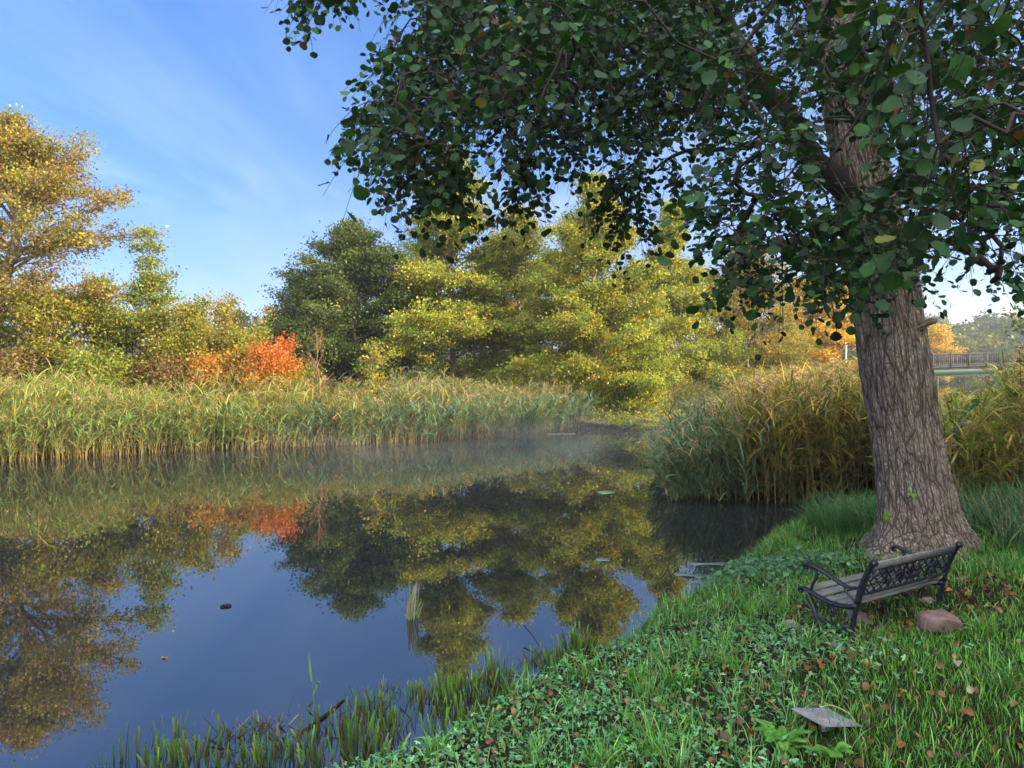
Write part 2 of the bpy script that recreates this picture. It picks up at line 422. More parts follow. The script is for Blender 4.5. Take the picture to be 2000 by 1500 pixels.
rb = ramp(nt, nb.outputs[0], [(.3, (.45, .45, .45)), (.7, (1.3, 1.25, 1.1))])
mm = N(nt, 'ShaderNodeMix', data_type='RGBA', blend_type='MULTIPLY'); mm.inputs[0].default_value = 1
L(ra.outputs[0], mm.inputs[6]); L(rb.outputs[0], mm.inputs[7]); L(mm.outputs[2], p.inputs['Base Color'])
bp = N(nt, 'ShaderNodeBump', i_Strength=.7, i_Distance=.03); L(nb.outputs[0], bp.inputs['Height']); L(bp.outputs[0], p.inputs['Normal'])
L(p.outputs[0], out.inputs[0])
tag(mb.build('ground', m, smooth=True), kind='structure')

m, nt, out = newmat('still_water'); L = nt.links.new
p = N(nt, 'ShaderNodeBsdfPrincipled', i_Roughness=.012, i_IOR=2.4); p.inputs['Base Color'].default_value = (.010, .013, .014, 1); p.inputs['Specular IOR Level'].default_value = .5
tc = N(nt, 'ShaderNodeTexCoord')
w1 = N(nt, 'ShaderNodeTexNoise', i_Scale=2.2, i_Detail=3, i_Roughness=.5); L(tc.outputs['Object'], w1.inputs[0])
w2 = N(nt, 'ShaderNodeTexNoise', i_Scale=.25, i_Detail=2); L(tc.outputs['Object'], w2.inputs[0])
wr = ramp(nt, w2.outputs[0], [(.42, (.25, .25, .25)), (.68, (1, 1, 1))])
wm = N(nt, 'ShaderNodeMath', operation='MULTIPLY'); L(w1.outputs[0], wm.inputs[0]); L(wr.outputs[0], wm.inputs[1])
bp = N(nt, 'ShaderNodeBump', i_Strength=.03, i_Distance=.03); L(wm.outputs[0], bp.inputs['Height']); L(bp.outputs[0], p.inputs['Normal'])
L(p.outputs[0], out.inputs[0])
mb = MB(); g = np.linspace(0, 1, 12)
XX, YY = np.meshgrid(-75 + g * 190, -14 + g * 150)
i = (np.arange(11)[:, None] * 12 + np.arange(11)[None]).ravel()
mb.add(np.stack([XX, YY, XX * 0], -1).reshape(-1, 3), np.stack([i, i + 1, i + 13, i + 12], -1))
tag(mb.build('river_water', m), kind='structure')

# thin morning air and low mist over the far water
def volume_mat(name, dens, col=(1, 1, 1), aniso=.3):
    m, nt, out = newmat(name)
    v = N(nt, 'ShaderNodeVolumePrincipled', i_Density=dens, i_Anisotropy=aniso); v.inputs['Color'].default_value = (*col, 1)
    nt.links.new(v.outputs[0], out.inputs['Volume']); return m
def box_mesh(name, x0, x1, y0, y1, z0, z1, mat):
    mb = MB(); V = [(x, y, z) for z in (z0, z1) for y in (y0, y1) for x in (x0, x1)]
    mb.add(V, [[0, 2, 3, 1], [4, 5, 7, 6], [0, 1, 5, 4], [2, 6, 7, 3], [0, 4, 6, 2], [1, 3, 7, 5]])
    return mb.build(name, mat)
HAZE = True
if HAZE:
    tag(box_mesh('haze', -950, 950, -420, 1250, -3, 60, volume_mat('morning_air', .0008, (.93, .96, 1))), kind='stuff')
m, nt, out = newmat('mist_vapour'); L = nt.links.new
tc = N(nt, 'ShaderNodeTexCoord'); sx = N(nt, 'ShaderNodeSeparateXYZ'); L(tc.outputs['Object'], sx.inputs[0])
mp = N(nt, 'ShaderNodeMapping'); L(tc.outputs['Object'], mp.inputs[0]); mp.inputs['Scale'].default_value = (.45, .75, 1.3)
no = N(nt, 'ShaderNodeTexNoise', i_Scale=1.0, i_Detail=4, i_Roughness=.55, i_Distortion=.6); L(mp.outputs[0], no.inputs[0])
nr = ramp(nt, no.outputs[0], [(.40, (0, 0, 0)), (.72, (1, 1, 1))])
zf = N(nt, 'ShaderNodeMapRange', interpolation_type='SMOOTHSTEP'); L(sx.outputs[2], zf.inputs[0]); zf.inputs[1].default_value = 1.15; zf.inputs[2].default_value = .05; zf.inputs[3].default_value = 0; zf.inputs[4].default_value = 1
zp = N(nt, 'ShaderNodeMath', operation='POWER'); L(zf.outputs[0], zp.inputs[0]); zp.inputs[1].default_value = 1.7
yf = N(nt, 'ShaderNodeMapRange', interpolation_type='SMOOTHSTEP'); L(sx.outputs[1], yf.inputs[0]); yf.inputs[1].default_value = 12.5; yf.inputs[2].default_value = 22; yf.inputs[3].default_value = 0; yf.inputs[4].default_value = 1
xf = N(nt, 'ShaderNodeMapRange', interpolation_type='SMOOTHSTEP'); L(sx.outputs[0], xf.inputs[0]); xf.inputs[1].default_value = -9; xf.inputs[2].default_value = 0; xf.inputs[3].default_value = .12; xf.inputs[4].default_value = 1
m1 = N(nt, 'ShaderNodeMath', operation='MULTIPLY'); L(nr.outputs[0], m1.inputs[0]); L(zp.outputs[0], m1.inputs[1])
m2 = N(nt, 'ShaderNodeMath', operation='MULTIPLY'); L(m1.outputs[0], m2.inputs[0]); L(yf.outputs[0], m2.inputs[1])
m2b = N(nt, 'ShaderNodeMath', operation='MULTIPLY'); L(m2.outputs[0], m2b.inputs[0]); L(xf.outputs[0], m2b.inputs[1])
m3 = N(nt, 'ShaderNodeMath', operation='MULTIPLY'); L(m2b.outputs[0], m3.inputs[0]); m3.inputs[1].default_value = .068
v = N(nt, 'ShaderNodeVolumePrincipled', i_Anisotropy=.1); v.inputs['Color'].default_value = (1, 1, 1, 1); L(m3.outputs[0], v.inputs['Density']); L(v.outputs[0], out.inputs['Volume'])
tag(box_mesh('mist', -9, 13, 12.5, 33, .03, 1.2, m), kind='stuff')
SC.cycles.volume_step_rate = 2.0; SC.cycles.volume_max_steps = 64

# ================================================================== TREES OF THE FAR BANK
P_ALDER = [(3, (.20, .24, .025)), (3, (.30, .29, .03)), (2, (.12, .17, .024)), (1.3, (.42, .34, .04))]
P_YELLOW = [(3, (.27, .20, .022)), (3, (.20, .18, .025)), (1, (.12, .12, .02)), (1, (.36, .22, .03))]
P_DARK = [(4, (.058, .088, .020)), (2, (.085, .115, .022)), (1.3, (.14, .15, .025))]
P_GOLD = [(3, (.52, .35, .03)), (2, (.58, .31, .025)), (2, (.36, .28, .04))]
P_BIRCH = [(3, (.25, .185, .035)), (2.5, (.24, .205, .03)), (1.5, (.14, .155, .028)), (2, (.25, .14, .03))]
P_BUSH = [(3, (.20, .20, .022)), (3, (.28, .24, .025)), (1, (.36, .25, .03)), (2, (.12, .16, .02))]
P_GREEN = [(3, (.13, .18, .02)), (3, (.21, .23, .024)), (1, (.30, .25, .026))]
P_RED = [(2, (.40, .10, .022)), (3, (.42, .17, .02)), (3, (.42, .26, .025)), (2, (.22, .2, .03))]
P_RUST = [(2, (.24, .11, .03)), (3, (.22, .14, .035)), (4, (.18, .16, .03)), (2, (.09, .045, .02))]
P_FAR = [(3, (.07, .09, .03)), (2, (.11, .115, .03)), (1, (.045, .065, .03)), (1, (.17, .14, .03))]

def tree(name, label, cat, px, Yd, top, half, pal, n_leaf, leaf=.085, dens=1.0, cb=.15, prof=(.75, 1, .97, .85, .68, .48, .25), nprim=34, lean=0., up=(8, 55), r0=None,
         spread=.2, flat=.5, stems=1, trunk_col=(1, 1, 1), droop=.15, group=None, seed=0, nsub=7, bare=0., base=None, sub=.42, zcol=None):
    r = np.random.default_rng(seed + abs(int(px * 7 + top * 3 + Yd)))
    if base is None:
        b = at(px, 700, Yd); base = np.array([b[0], Yd, 0.]); base[2] = max(float(height(base[0], base[1])), 0) - .1
        H = at(px, top, Yd)[2] - base[2]; R = half / F * Yd
    else:
        base = np.array(base, float); base[2] = float(height(base[0], base[1])) - .1; H = top; R = half
    n_leaf = int(n_leaf * dens)
    root = thing(name, label, cat, base, group)
    r0 = r0 or max(.02, H * .016)
    wood = MB(); anch = []; adir = []; awt = []
    trunks = []
    for s in range(stems):
        az = s * 2.4 + r.random() * .8; off = 0 if stems == 1 else .28 * R
        pts = [np.zeros(3)]
        for k in range(1, 7):
            t = k / 6
            j = r.normal(0, .012 * H, 3) * (k < 6); j[2] = 0
            pts.append(np.array([lean * H * t ** 1.3 + math.cos(az) * off * 2 * t, math.sin(az) * off * 2 * t, H * t * (1 if s == 0 else .8 + .15 * r.random())]) + j)
        pl = polyline(pts, 22); trunks.append(pl)
        tube(wood, pl, r0 * (1 - np.linspace(0, 1, 22)) ** .8 * (1 if s == 0 else .7) + .006, 6, trunk_col, caps=False)
    for k in range(nprim):
        tr = trunks[k % stems]
        t = cb + (1 - cb) * ((k + r.random()) / nprim) ** .92 * .985
        i = min(int(t * 21), 20); f = t * 21 - i; p0 = tr[i] * (1 - f) + tr[i + 1] * f
        u = (t - cb) / (1 - cb)
        Lr = R * np.interp(u, np.linspace(0, 1, len(prof)), prof) * r.uniform(.6, 1.15) / (1 if stems == 1 else 1.35)
        az = k * 2.39996 + r.normal(0, .35)
        el = math.radians(up[0] + (up[1] - up[0]) * u + r.normal(0, 17))
        if el > .1: Lr = max(min(Lr, (H * r.uniform(.93, 1.0) - p0[2]) / math.sin(el)), .12 * R)
        d = np.array([math.cos(az) * math.cos(el), math.sin(az) * math.cos(el), math.sin(el)])
        s = np.linspace(0, 1, 6)
        pl = p0 + d * (Lr * s)[:, None] + np.stack([r.normal(0, .03 * Lr, 6) * s, r.normal(0, .03 * Lr, 6) * s, -droop * Lr * s ** 2 + r.normal(0, .02 * Lr, 6) * s], -1)
        rb = r0 * .34 * (1 - .6 * u)
        tube(wood, pl, rb * (1 - .85 * s) + .004, 4, trunk_col, caps=False)
        for q in range(nsub):
            sf = .22 + .78 * (q + r.random()) / nsub
            ii = min(int(sf * 5), 4); ff = sf * 5 - ii; q0 = pl[ii] * (1 - ff) + pl[ii + 1] * ff
            sd = 1 if q % 2 else -1
            d2 = norm(d + sd * np.cross(d, [0, 0, 1]) * r.uniform(.5, 1.1) + np.array([0, 0, r.uniform(-.4, .55)]))
            L2 = Lr * sub * (1.15 - .6 * sf) * r.uniform(.6, 1.2) + .12
            p2 = q0 + d2 * (L2 * np.linspace(0, 1, 4))[:, None] - np.array([0, 0, 1]) * (droop * L2 * np.linspace(0, 1, 4) ** 2)[:, None]
            tube(wood, p2, rb * .3 * np.linspace(1, .3, 4) + .003, 3, trunk_col, caps=False)
            for z in np.linspace(.25, 1.0, 4):
                if r.random() < bare: continue
                anch.append(q0 + d2 * L2 * z - np.array([0, 0, droop * L2 * z * z])); adir.append(d2); awt.append(L2)
    anch = np.array(anch); adir = np.array(adir); awt = np.array(awt)
    cw = pick(pal, len(anch), r, .24); cw2 = pick(pal, n_leaf, r, .2)
    k = r.choice(len(anch), n_leaf, p=awt / awt.sum())
    sg = spread * (.6 + .8 * r.random((len(anch), 1)))[k]
    pos = anch[k] + r.normal(size=(n_leaf, 3)) * sg * np.array([1, 1, flat])
    pos[:, 2] = np.maximum(pos[:, 2], .12)
    nr = norm(np.array([0, 0, .75]) + r.normal(0, .75, (n_leaf, 3)))
    dd = norm(adir[k] + r.normal(0, .8, (n_leaf, 3)) + np.array([0, 0, -.35]))
    cc = np.where(r.random((n_leaf, 1)) < .7, cw[k], cw2)
    if zcol is not None: cc = zcol(pos, cc, H, r)
    lm = MB(); inst(lm, LEAF2_V, LEAF2_F, pos, frames(dd, nr), leaf * r.uniform(.7, 1.25, n_leaf), np.clip(cc, 0, .9))
    wood.build('trunk', M_TRUNK, root); lm.build('crown', M_LEAF, root)
    for o in root.children: o.matrix_parent_inverse.identity()
    return root

# --- left: the tall golden tree, the small pointed tree and the thicket under them
tree('golden_tree', 'tallest tree on the far left bank, airy golden brown crown and pale leaning trunk', 'tree', -5, 24, 254, 246, P_BIRCH, 68000, .092, cb=.27, lean=.09,
     prof=(.75, .95, 1, 1, .98, .9, .7), nprim=60, up=(14, 68), r0=.26, spread=.2, flat=.6, trunk_col=(.95, .9, .8), seed=1, nsub=8, droop=.12)
tree('young_tree', 'young tree with a sparse pointed top rising from the left thicket', 'tree', 300, 25.5, 455, 105, P_GREEN, 5200, .10, cb=.2,
     prof=(.9, 1, .85, .62, .45, .3, .16), nprim=26, up=(15, 60), spread=.16, flat=.6, trunk_col=(.8, .8, .7), seed=2, nsub=5)
SHR = dict(cb=.04, prof=(.8, 1, 1, .95, .82, .6, .35), nprim=40, up=(12, 75), stems=3, spread=.19, flat=.8, droop=.1, dens=1.9)
for px, Yd, top, half, pal, n, nm, lab in (
        (95, 23.4, 585, 135, P_BUSH, 12000, 'hazel_bush', 'broad olive yellow bush under the golden tree on the left'),
        (228, 24.6, 545, 105, P_GREEN, 11000, 'thicket_bush', 'tall green bush in front of the pointed young tree'),
        (345, 24.2, 598, 95, P_BUSH, 10000, 'thicket_bush', 'rounded yellow green bush to the right of the pointed young tree'),
        (418, 26.0, 588, 62, P_YELLOW, 5200, 'thin_shrub', 'thin pale yellow shrub with see-through top against the sky'),
        (470, 25.0, 650, 75, P_BUSH, 6000, 'low_bush', 'low yellow green bush behind the small red shrubs'),
        (180, 22.3, 700, 75, P_GREEN, 4500, 'low_bush', 'low green bush just above the left reeds'),
        (-190, 23.0, 600, 130, P_BUSH, 8000, 'hazel_bush', 'olive bush left of the golden tree just outside the picture'),
        (-420, 25.0, 520, 150, P_GREEN, 9000, 'hazel_bush', 'tall green bush far left along the bank outside the picture'),
        (50, 22.6, 690, 90, P_RUST, 3800, 'rust_shrub', 'brownish shrub with dark gaps at the left edge above the reeds'),
        (310, 22.9, 712, 60, P_RUST, 3400, 'rust_shrub', 'dull rust coloured shrub half hidden by the left reeds'),
        (410, 23.2, 700, 62, P_RED, 3600, 'red_shrub', 'dull red shrub left of the bright orange bush')):
    tree(nm, lab, 'bush', px, Yd, top, half, pal, n, .085, seed=3, trunk_col=(.8, .7, .6), **SHR)
def flame(pos, cc, H, r):
    t = np.clip(pos[:, 2:3] / H + r.normal(0, .16, (len(pos), 1)), 0, 1)
    top = np.array([.50, .095, .018]); low = np.array([.52, .31, .028])
    c = low * (1 - t ** 2.2) + top * t ** 2.2
    return np.where(r.random((len(pos), 1)) < .76, c * np.exp(r.normal(0, .2, (len(pos), 1))), cc)
tree('orange_bush', 'bright orange and red autumn bush behind the reeds beside the bare sapling', 'bush', 528, 23.2, 676, 62, P_RED, 6500, .08, seed=4, zcol=flame, **SHR)
tree('bare_sapling', 'dead brown sapling with bare upswept twigs right of the orange bush', 'sapling', 628, 23.0, 650, 42, P_RUST, 260, .05, cb=.22, prof=(.8, 1, .9, .7, .5, .3), nprim=16, up=(48, 68),
     spread=.06, trunk_col=(1.05, .72, .55), seed=5, nsub=6, droop=-.1, lean=-.05, r0=.04, sub=.5)
tree('yellow_sapling', 'slim yellow green sapling in front of the dark alder', 'sapling', 728, 23.6, 672, 38, P_BUSH, 900, .10, cb=.15, prof=(.7, 1, 1, .9, .6, .3), nprim=14, up=(25, 60), spread=.13, seed=6, r0=.035, nsub=4)

# --- the alders in the middle
AL = dict(cb=.05, nprim=70, up=(2, 62), spread=.19, flat=.62, nsub=11, droop=.12, leaf=.10, dens=2.8)
tree('dark_alder', 'dark green alder with a rounded top left of the tallest alder', 'tree', 690, 30, 448, 142, P_DARK, 34000, prof=(1, 1.08, 1.0, .88, .72, .55, .34), seed=10, **AL)
tree('dark_alder', 'lower dark green tree with brownish tip at the left end of the alder row', 'tree', 612, 30, 550, 112, P_DARK, 17000, prof=(1, 1.05, .95, .85, .7, .5, .3), seed=11, **AL)
tree('tall_alder', 'tallest alder of the far bank with several stems and its top behind the hanging leaves', 'tree', 882, 31, 306, 162, P_ALDER, 46000, prof=(1, 1.05, .94, .76, .55, .36, .15), seed=12, trunk_col=(1.1, 1, .9), **AL)
tree('alder', 'slender yellowing alder between the tallest alder and the one leaning over the water', 'tree', 1015, 32, 415, 112, P_ALDER, 20000, prof=(.8, 1, 1, .9, .75, .5, .3), seed=13, **AL)
tree('waterside_alder', 'golden green alder whose lowest boughs hang down to the water', 'tree', 1160, 29.5, 360, 168, P_ALDER, 50000, prof=(1.12, 1.1, .92, .7, .5, .3, .13), seed=14, trunk_col=(1.6, 1.25, 1), **dict(AL, cb=.03))
tree('alder', 'upright alder with a pointed top right of the alder that hangs over the water', 'tree', 1306, 35, 408, 112, P_ALDER, 26000, prof=(1, 1, .88, .68, .48, .3, .13), seed=15, trunk_col=(.7, .6, .5), **AL)
tree('golden_alder', 'broad golden yellow tree behind the hanging leaves left of the big trunk', 'tree', 1462, 39, 478, 105, P_YELLOW, 24000, prof=(1, 1.05, 1, .9, .75, .55, .3), seed=16, **AL)
tree('golden_maple', 'orange gold maple crown seen just left of the big trunk', 'tree', 1590, 47, 540, 85, P_GOLD, 16000, prof=(.9, 1, 1, .95, .85, .6, .35), seed=17, **dict(AL, nprim=50, leaf=.15))
for px, Yd, top, half, pal, n, lab in (
        (1130, 28.5, 762, 62, P_ALDER, 5000, 'leafy bush where the far reeds end beside the overhanging alder'),
        (1238, 28.7, 742, 92, P_ALDER, 11000, 'leafy bush at the foot of the overhanging alder touching the water'),
        (1400, 37, 655, 85, P_GREEN, 8000, 'olive green bush in the shade under the golden trees'),
        (1500, 41, 640, 95, P_BUSH, 8000, 'yellow olive bush under the orange gold maple'),
        (1420, 33.5, 745, 70, P_DARK, 4000, 'low dark bush on the bank at the river bend'),
        (800, 27.5, 735, 75, P_DARK, 4000, 'low dark undergrowth bush below the dark alder'),
        (1000, 28.6, 748, 70, P_ALDER, 4200, 'low yellowish bush between the alder trunks and the reeds'),
        (575, 26.5, 730, 55, P_GREEN, 2600, 'small green bush between the orange bush and the bare sapling')):
    tree('bank_bush', lab, 'bush', px, Yd, top, half, pal, n, .09, seed=20, trunk_col=(.6, .5, .4), **SHR)
for px, Yd, top, half, pal, n, lab in (
        (655, 37, 585, 130, P_DARK, 16000, 'dark tree filling the gap behind the two dark alders'),
        (815, 38, 520, 130, P_DARK, 18000, 'shaded tree behind the gap left of the tallest alder'),
        (960, 38, 500, 140, P_GREEN, 20000, 'green tree in the second row right of the tallest alder'),
        (1090, 39, 500, 140, P_GREEN, 20000, 'green tree in the second row behind the overhanging alder'),
        (1240, 40, 520, 140, P_GREEN, 20000, 'green tree in the second row behind the pointed alder'),
        (1375, 43, 540, 120, P_GREEN, 16000, 'green tree in the second row beside the golden yellow tree')):
    tree('second_row_tree', lab, 'tree', px, Yd, top, half, pal, n, seed=60, **dict(AL, nprim=44, dens=1.0, leaf=.14))
# --- further off
tree('yellow_willow', 'bright yellow round tree far behind the orange bush', 'tree', 548, 52, 628, 38, P_GOLD, 7000, .15, cb=.1, prof=(.9, 1, 1, .95, .8, .6), nprim=30, up=(10, 70), spread=.35, seed=30)
tree('pale_birch', 'pale yellow birch top in the distance beside the dark alders', 'tree', 528, 75, 600, 20, P_YELLOW, 3500, .2, cb=.2, prof=(.7, 1, .9, .7, .4), nprim=24, up=(10, 60), spread=.35, seed=31)
tree('distant_tree', 'hazy olive tree in the distance left of the small spruce', 'tree', 468, 62, 612, 42, P_FAR, 7000, .18, cb=.1, prof=(.9, 1, 1, .9, .7, .4), nprim=28, up=(10, 60), spread=.35, seed=32)
tree('distant_spruce', 'tiny dark spruce on the skyline left of the yellow tree', 'tree', 501, 85, 618, 11, [(1, (.03, .05, .035))], 2200, .2, cb=.1, prof=(1, .85, .65, .45, .3, .15, .05), nprim=40, up=(-15, 10), spread=.16, seed=33, r0=.12)
tree('yellow_maple', 'bright yellow maple behind the bridge railing right of the big trunk', 'tree', 1832, 72, 642, 33, P_GOLD, 7500, .17, cb=.15, prof=(.9, 1, 1, .95, .85, .6), nprim=30, up=(10, 70), spread=.35, seed=34)
tree('distant_tree', 'pale hazy tree behind the white pole just left of the big trunk', 'tree', 1652, 84, 640, 34, P_FAR, 6500, .2, cb=.08, prof=(.9, 1, 1, .9, .7, .4), nprim=28, up=(10, 60), spread=.4, seed=35)
tree('distant_bush', 'pale green bush beside the yellow maple behind the bridge', 'bush', 1885, 90, 680, 30, P_FAR, 4000, .2, cb=.08, prof=(.9, 1, 1, .9, .7, .4), nprim=24, up=(10, 60), spread=.4, seed=36)

# the wooded hill: one far mass
r = np.random.default_rng(99); lm = MB()
P_HILL = [(3, (.04, .075, .03)), (3, (.075, .105, .03)), (1.5, (.16, .15, .03)), (2, (.025, .05, .03))]
for k in range(210):
    y = r.uniform(105, 210); x = r.uniform(.3, 1.05) * y + r.normal(0, 5)
    if k > 150: x = r.uniform(-1.1, .3) * y; y = r.uniform(150, 220)
    h0 = float(height(x, y)); Hh = r.uniform(4, 7.5) if k <= 150 else r.uniform(3, 5.5); R = Hh * r.uniform(.28, .42)
    n = 900
    u = r.random(n); th = r.random(n) * 2 * np.pi; cl = r.normal(size=(26, 3)); cl = norm(cl) * r.uniform(.4, 1, (26, 1)) * np.array([R, R, Hh * .42])
    kk = r.integers(0, 26, n)
    pos = cl[kk] + r.normal(0, .13 * Hh, (n, 3)) * np.array([1, 1, .6]) + np.array([x, y, h0 + Hh * .55])
    c0 = pick(P_HILL, 1, r, .1)
    inst(lm, LEAF2_V, LEAF2_F, pos, frames(rdir(n, r), norm(np.array([0, 0, .8]) + r.normal(0, .6, (n, 3)))), r.uniform(.5, 1.0, n), c0 * np.exp(r.normal(0, .2, (n, 1))))
tag(lm.build('distant_woodland', M_LEAF), 'hazy wooded hillside far behind the bridge', 'woodland', kind='stuff')

# shade trees of our own bank, off to the right of the frame
SH = dict(cb=.05, prof=(.8, 1, 1, .95, .85, .65, .4), nprim=46, up=(0, 55), spread=.4, flat=.6, nsub=7)
for k, (x, y, H, R) in enumerate(((11.5, 4.0, 11, 3.2), (14.5, 0.5, 12, 3.4), (12.0, -3.5, 11, 3.2), (15.2, 5.2, 9, 2.4), (18.5, 3.5, 13, 3.4), (9.5, .2, 9, 2.6))):
    tree('shade_tree', 'leafy green alder on the near bank to the right of the bench', 'tree', k, 0, H, R, P_GREEN, 15000, .17, base=(x, y, 0), seed=40 + k, group='trees on the near bank', **SH)
for k, (x, y, H, R) in enumerate(((15.5, 19.5, 4.2, 2.2), (13.2, 15.2, 3.3, 1.9), (18.5, 21, 4.4, 2.0), (12.6, 12.0, 3.3, 1.9), (11.9, 9.6, 3.6, 1.8), (15, 17.4, 4.4, 1.9))):
    tree('willow_bush', 'grey green willow bush on the near bank behind the right reeds', 'bush', 100 + k, 0, H, R, P_GREEN, 7000, .13, base=(x, y, 0), seed=50 + k, group='willow bushes on the right bank', **SHR)

# ================================================================== THE BIG ALDER ON OUR BANK
r = np.random.default_rng(21)
TY = 8.4
tb = at(1803, 1078, TY); tb[2] = float(height(tb[0], tb[1]))
BIG = thing('big_alder', 'big alder with thick ridged trunk beside the bench and dark leafy boughs over the water', 'tree', tb)
tp = [at(1806, 1130, TY), at(1801, 1060, TY), at(1786, 960, TY), at(1768, 850, TY), at(1746, 700, TY - .02), at(1733, 600, TY), at(1706, 450, TY), at(1668, 260, TY), at(1645, 110, TY), at(1622, -120, TY), at(1600, -480, TY + .2), at(1590, -900, TY + .4)]
TP = polyline(tp, 260)
hh = TP[:, 2] - tb[2]
RAD = np.interp(hh, [-.3, 0, .12, .3, .5, .9, 1.4, 2.2, 2.9, 4.2, 6, 8.5, 12], [.72, .64, .54, .445, .40, .365, .35, .35, .345, .29, .23, .16, .05])
mb = MB(); ns = 120
a = np.linspace(0, 2 * np.pi, ns, endpoint=False)
V = np.zeros((len(TP), ns, 3)); A = np.zeros_like(V); Lc = np.concatenate([[0], np.cumsum(np.linalg.norm(np.diff(TP, axis=0), axis=1))])
for i in range(len(TP)):
    lob = 1 + (.16 * np.cos(5 * a + 1.1) + .10 * np.cos(3 * a + 2.0)) * math.exp(-max(hh[i], 0) / .32) + .018 * np.cos(4 * a + hh[i] * .8)
    rr = RAD[i] * lob
    if hh[i] < 7:
        for j in range(ns):
            q = Vector((math.cos(a[j]) * 3.4, math.sin(a[j]) * 3.4, hh[i] * 1.15))
            q2 = Vector((math.cos(a[j]) * 1.3, math.sin(a[j]) * 1.3, hh[i] * 1.4 + 7))
            rdg = 1 - abs(mnoise.noise(q * 2.3)) * 2.2
            rr[j] += .021 * rdg + .03 * mnoise.noise(q2)
    V[i] = TP[i] + np.stack([np.cos(a) * rr, np.sin(a) * rr, 0 * a], -1)
    A[i] = np.stack([np.cos(a) * RAD[i], np.sin(a) * RAD[i], np.full(ns, Lc[i])], -1)
i = np.arange(len(TP) - 1)[:, None] * ns; j = np.arange(ns)[None]; j2 = (j + 1) % ns
mb.add(V.reshape(-1, 3) - tb, np.stack([i + j, i + j2, i + ns + j2, i + ns + j], -1).reshape(-1, 4), (1, 1, 1), A.reshape(-1, 3))
mb.build('trunk', M_BARK, BIG, smooth=True)
# broken stub on the right of the trunk
sb = MB(); st = polyline([at(1765, 668, TY - .2), at(1795, 640, TY - .3), at(1815, 629, TY - .32), at(1829, 626, TY - .33)], 10)
tube(sb, st - tb, np.interp(np.linspace(0, 1, 10), [0, .4, .85, 1], [.06, .042, .036, .018]), 8, att=True)
sb.build('branch_stub', M_BARK, BIG, smooth=True)

# limbs
limbs = [
    ([at(1692, 400, TY), at(1600, 325, 8.25), at(1525, 215, 8.0), at(1447, 100, 7.6), at(1380, -30, 7.2), at(1230, -190, 6.8), at(1000, -330, 6.4)], .155, .04),
    ([at(1447, 100, 7.6), at(1330, 118, 7.2), at(1170, 165, 6.8), at(1000, 178, 6.3), at(850, 205, 5.9), at(760, 260, 5.6)], .055, .012),
    ([at(1400, 10, 7.3), at(1250, 80, 7.6), at(1120, 130, 7.9), at(1000, 230, 8.2), at(930, 300, 8.3)], .05, .012),
    ([at(1560, 260, 8.15), at(1440, 290, 7.6), at(1330, 300, 7.3), at(1260, 340, 7.2)], .035, .01),
    ([at(1645, 110, TY), at(1500, -120, 8.0), at(1250, -240, 7.4), at(950, -180, 6.6), at(760, -60, 6.2), at(640, -10, 6.0)], .09, .015),
    ([at(1640, 60, TY), at(1640, -300, 7.0), at(1700, -520, 5.0), at(1720, -560, 3.6), at(1700, -420, 2.5), at(1690, -260, 2.0)], .10, .012),
    ([at(1705, 440, TY), at(1800, 330, 8.2), at(1930, 240, 7.6), at(2080, 150, 7.0), at(2250, 60, 6.4)], .11, .03),
    ([at(1640, 60, TY), at(1780, -300, 7.2), at(1950, -500, 5.2), at(2080, -420, 3.4), at(2060, -200, 2.3), at(2010, -60, 1.9)], .09, .012),
    ([at(1720, 530, TY - .1), at(1640, 500, 7.6), at(1560, 470, 6.4), at(1500, 480, 5.2), at(1450, 520, 4.5)], .05, .012),
    ([at(1735, 560, TY - .2), at(1790, 500, 7.2), at(1850, 470, 5.8), at(1910, 500, 4.4), at(1950, 540, 3.7)], .045, .012),
    ([at(1630, -60, TY), at(1760, -160, 9.4), at(1900, -260, 10.4), at(2100, -200, 11)], .09, .02),
    ([at(1625, -100, TY), at(1500, -220, 9.3), at(1350, -300, 10.2), at(1200, -200, 10.8)], .09, .02),
]
nodes = []; par = []; lim_r = []
wood = MB()
for pts, ra, rb_ in limbs:
    pl = polyline(pts, 40)
    pl[1:-1] += r.normal(0, .018, (38, 3))
    rd = np.linspace(ra, rb_, 40)
    tube(wood, pl - tb, rd, 8, (.75, .72, .7), caps=False)
    nodes += list(pl[6:])
nL = len(nodes)
# where the leafy sprays are (photo polygons -> real depths); the part outside the frame follows at the end
def inpoly(px, py, poly):
    ins = np.zeros(len(px), bool); n = len(poly)
    for i in range(n):
        ax, ay = poly[i]; bx, by = poly[(i + 1) % n]
        c = (ay > py) != (by > py)
        ins ^= c & (px < ax + (py - ay) / ((by - ay) or 1e-9) * (bx - ax))
    return ins
LEFT = [(775, -20), (800, 60), (752, 150), (748, 215), (690, 268), (688, 300), (705, 335), (765, 335), (785, 360), (850, 365), (890, 350), (905, 275), (950, 265), (1000, 350), (1040, 345), (1065, 295), (1130, 300),
        (1175, 275), (1215, 370), (1245, 375), (1290, 300), (1330, 255), (1350, 230), (1380, 280), (1420, 320), (1420, -20)]
RIGHT = [(1330, -20), (1345, 180), (1400, 215), (1420, 330), (1372, 415), (1350, 455), (1400, 480), (1420, 540), (1400, 590), (1470, 600), (1570, 615), (1640, 590), (1700, 595), (1780, 590), (1800, 520), (1840, 470), (1890, 545), (1955, 570), (2030, 520), (2030, -20)]
SPRIG = [(545, -10), (600, -10), (700, -10), (690, 20), (640, 40), (600, 75), (575, 40)]
LIMB_PX = np.array([(1690, 400), (1600, 325), (1525, 215), (1447, 100), (1415, 60)], float)
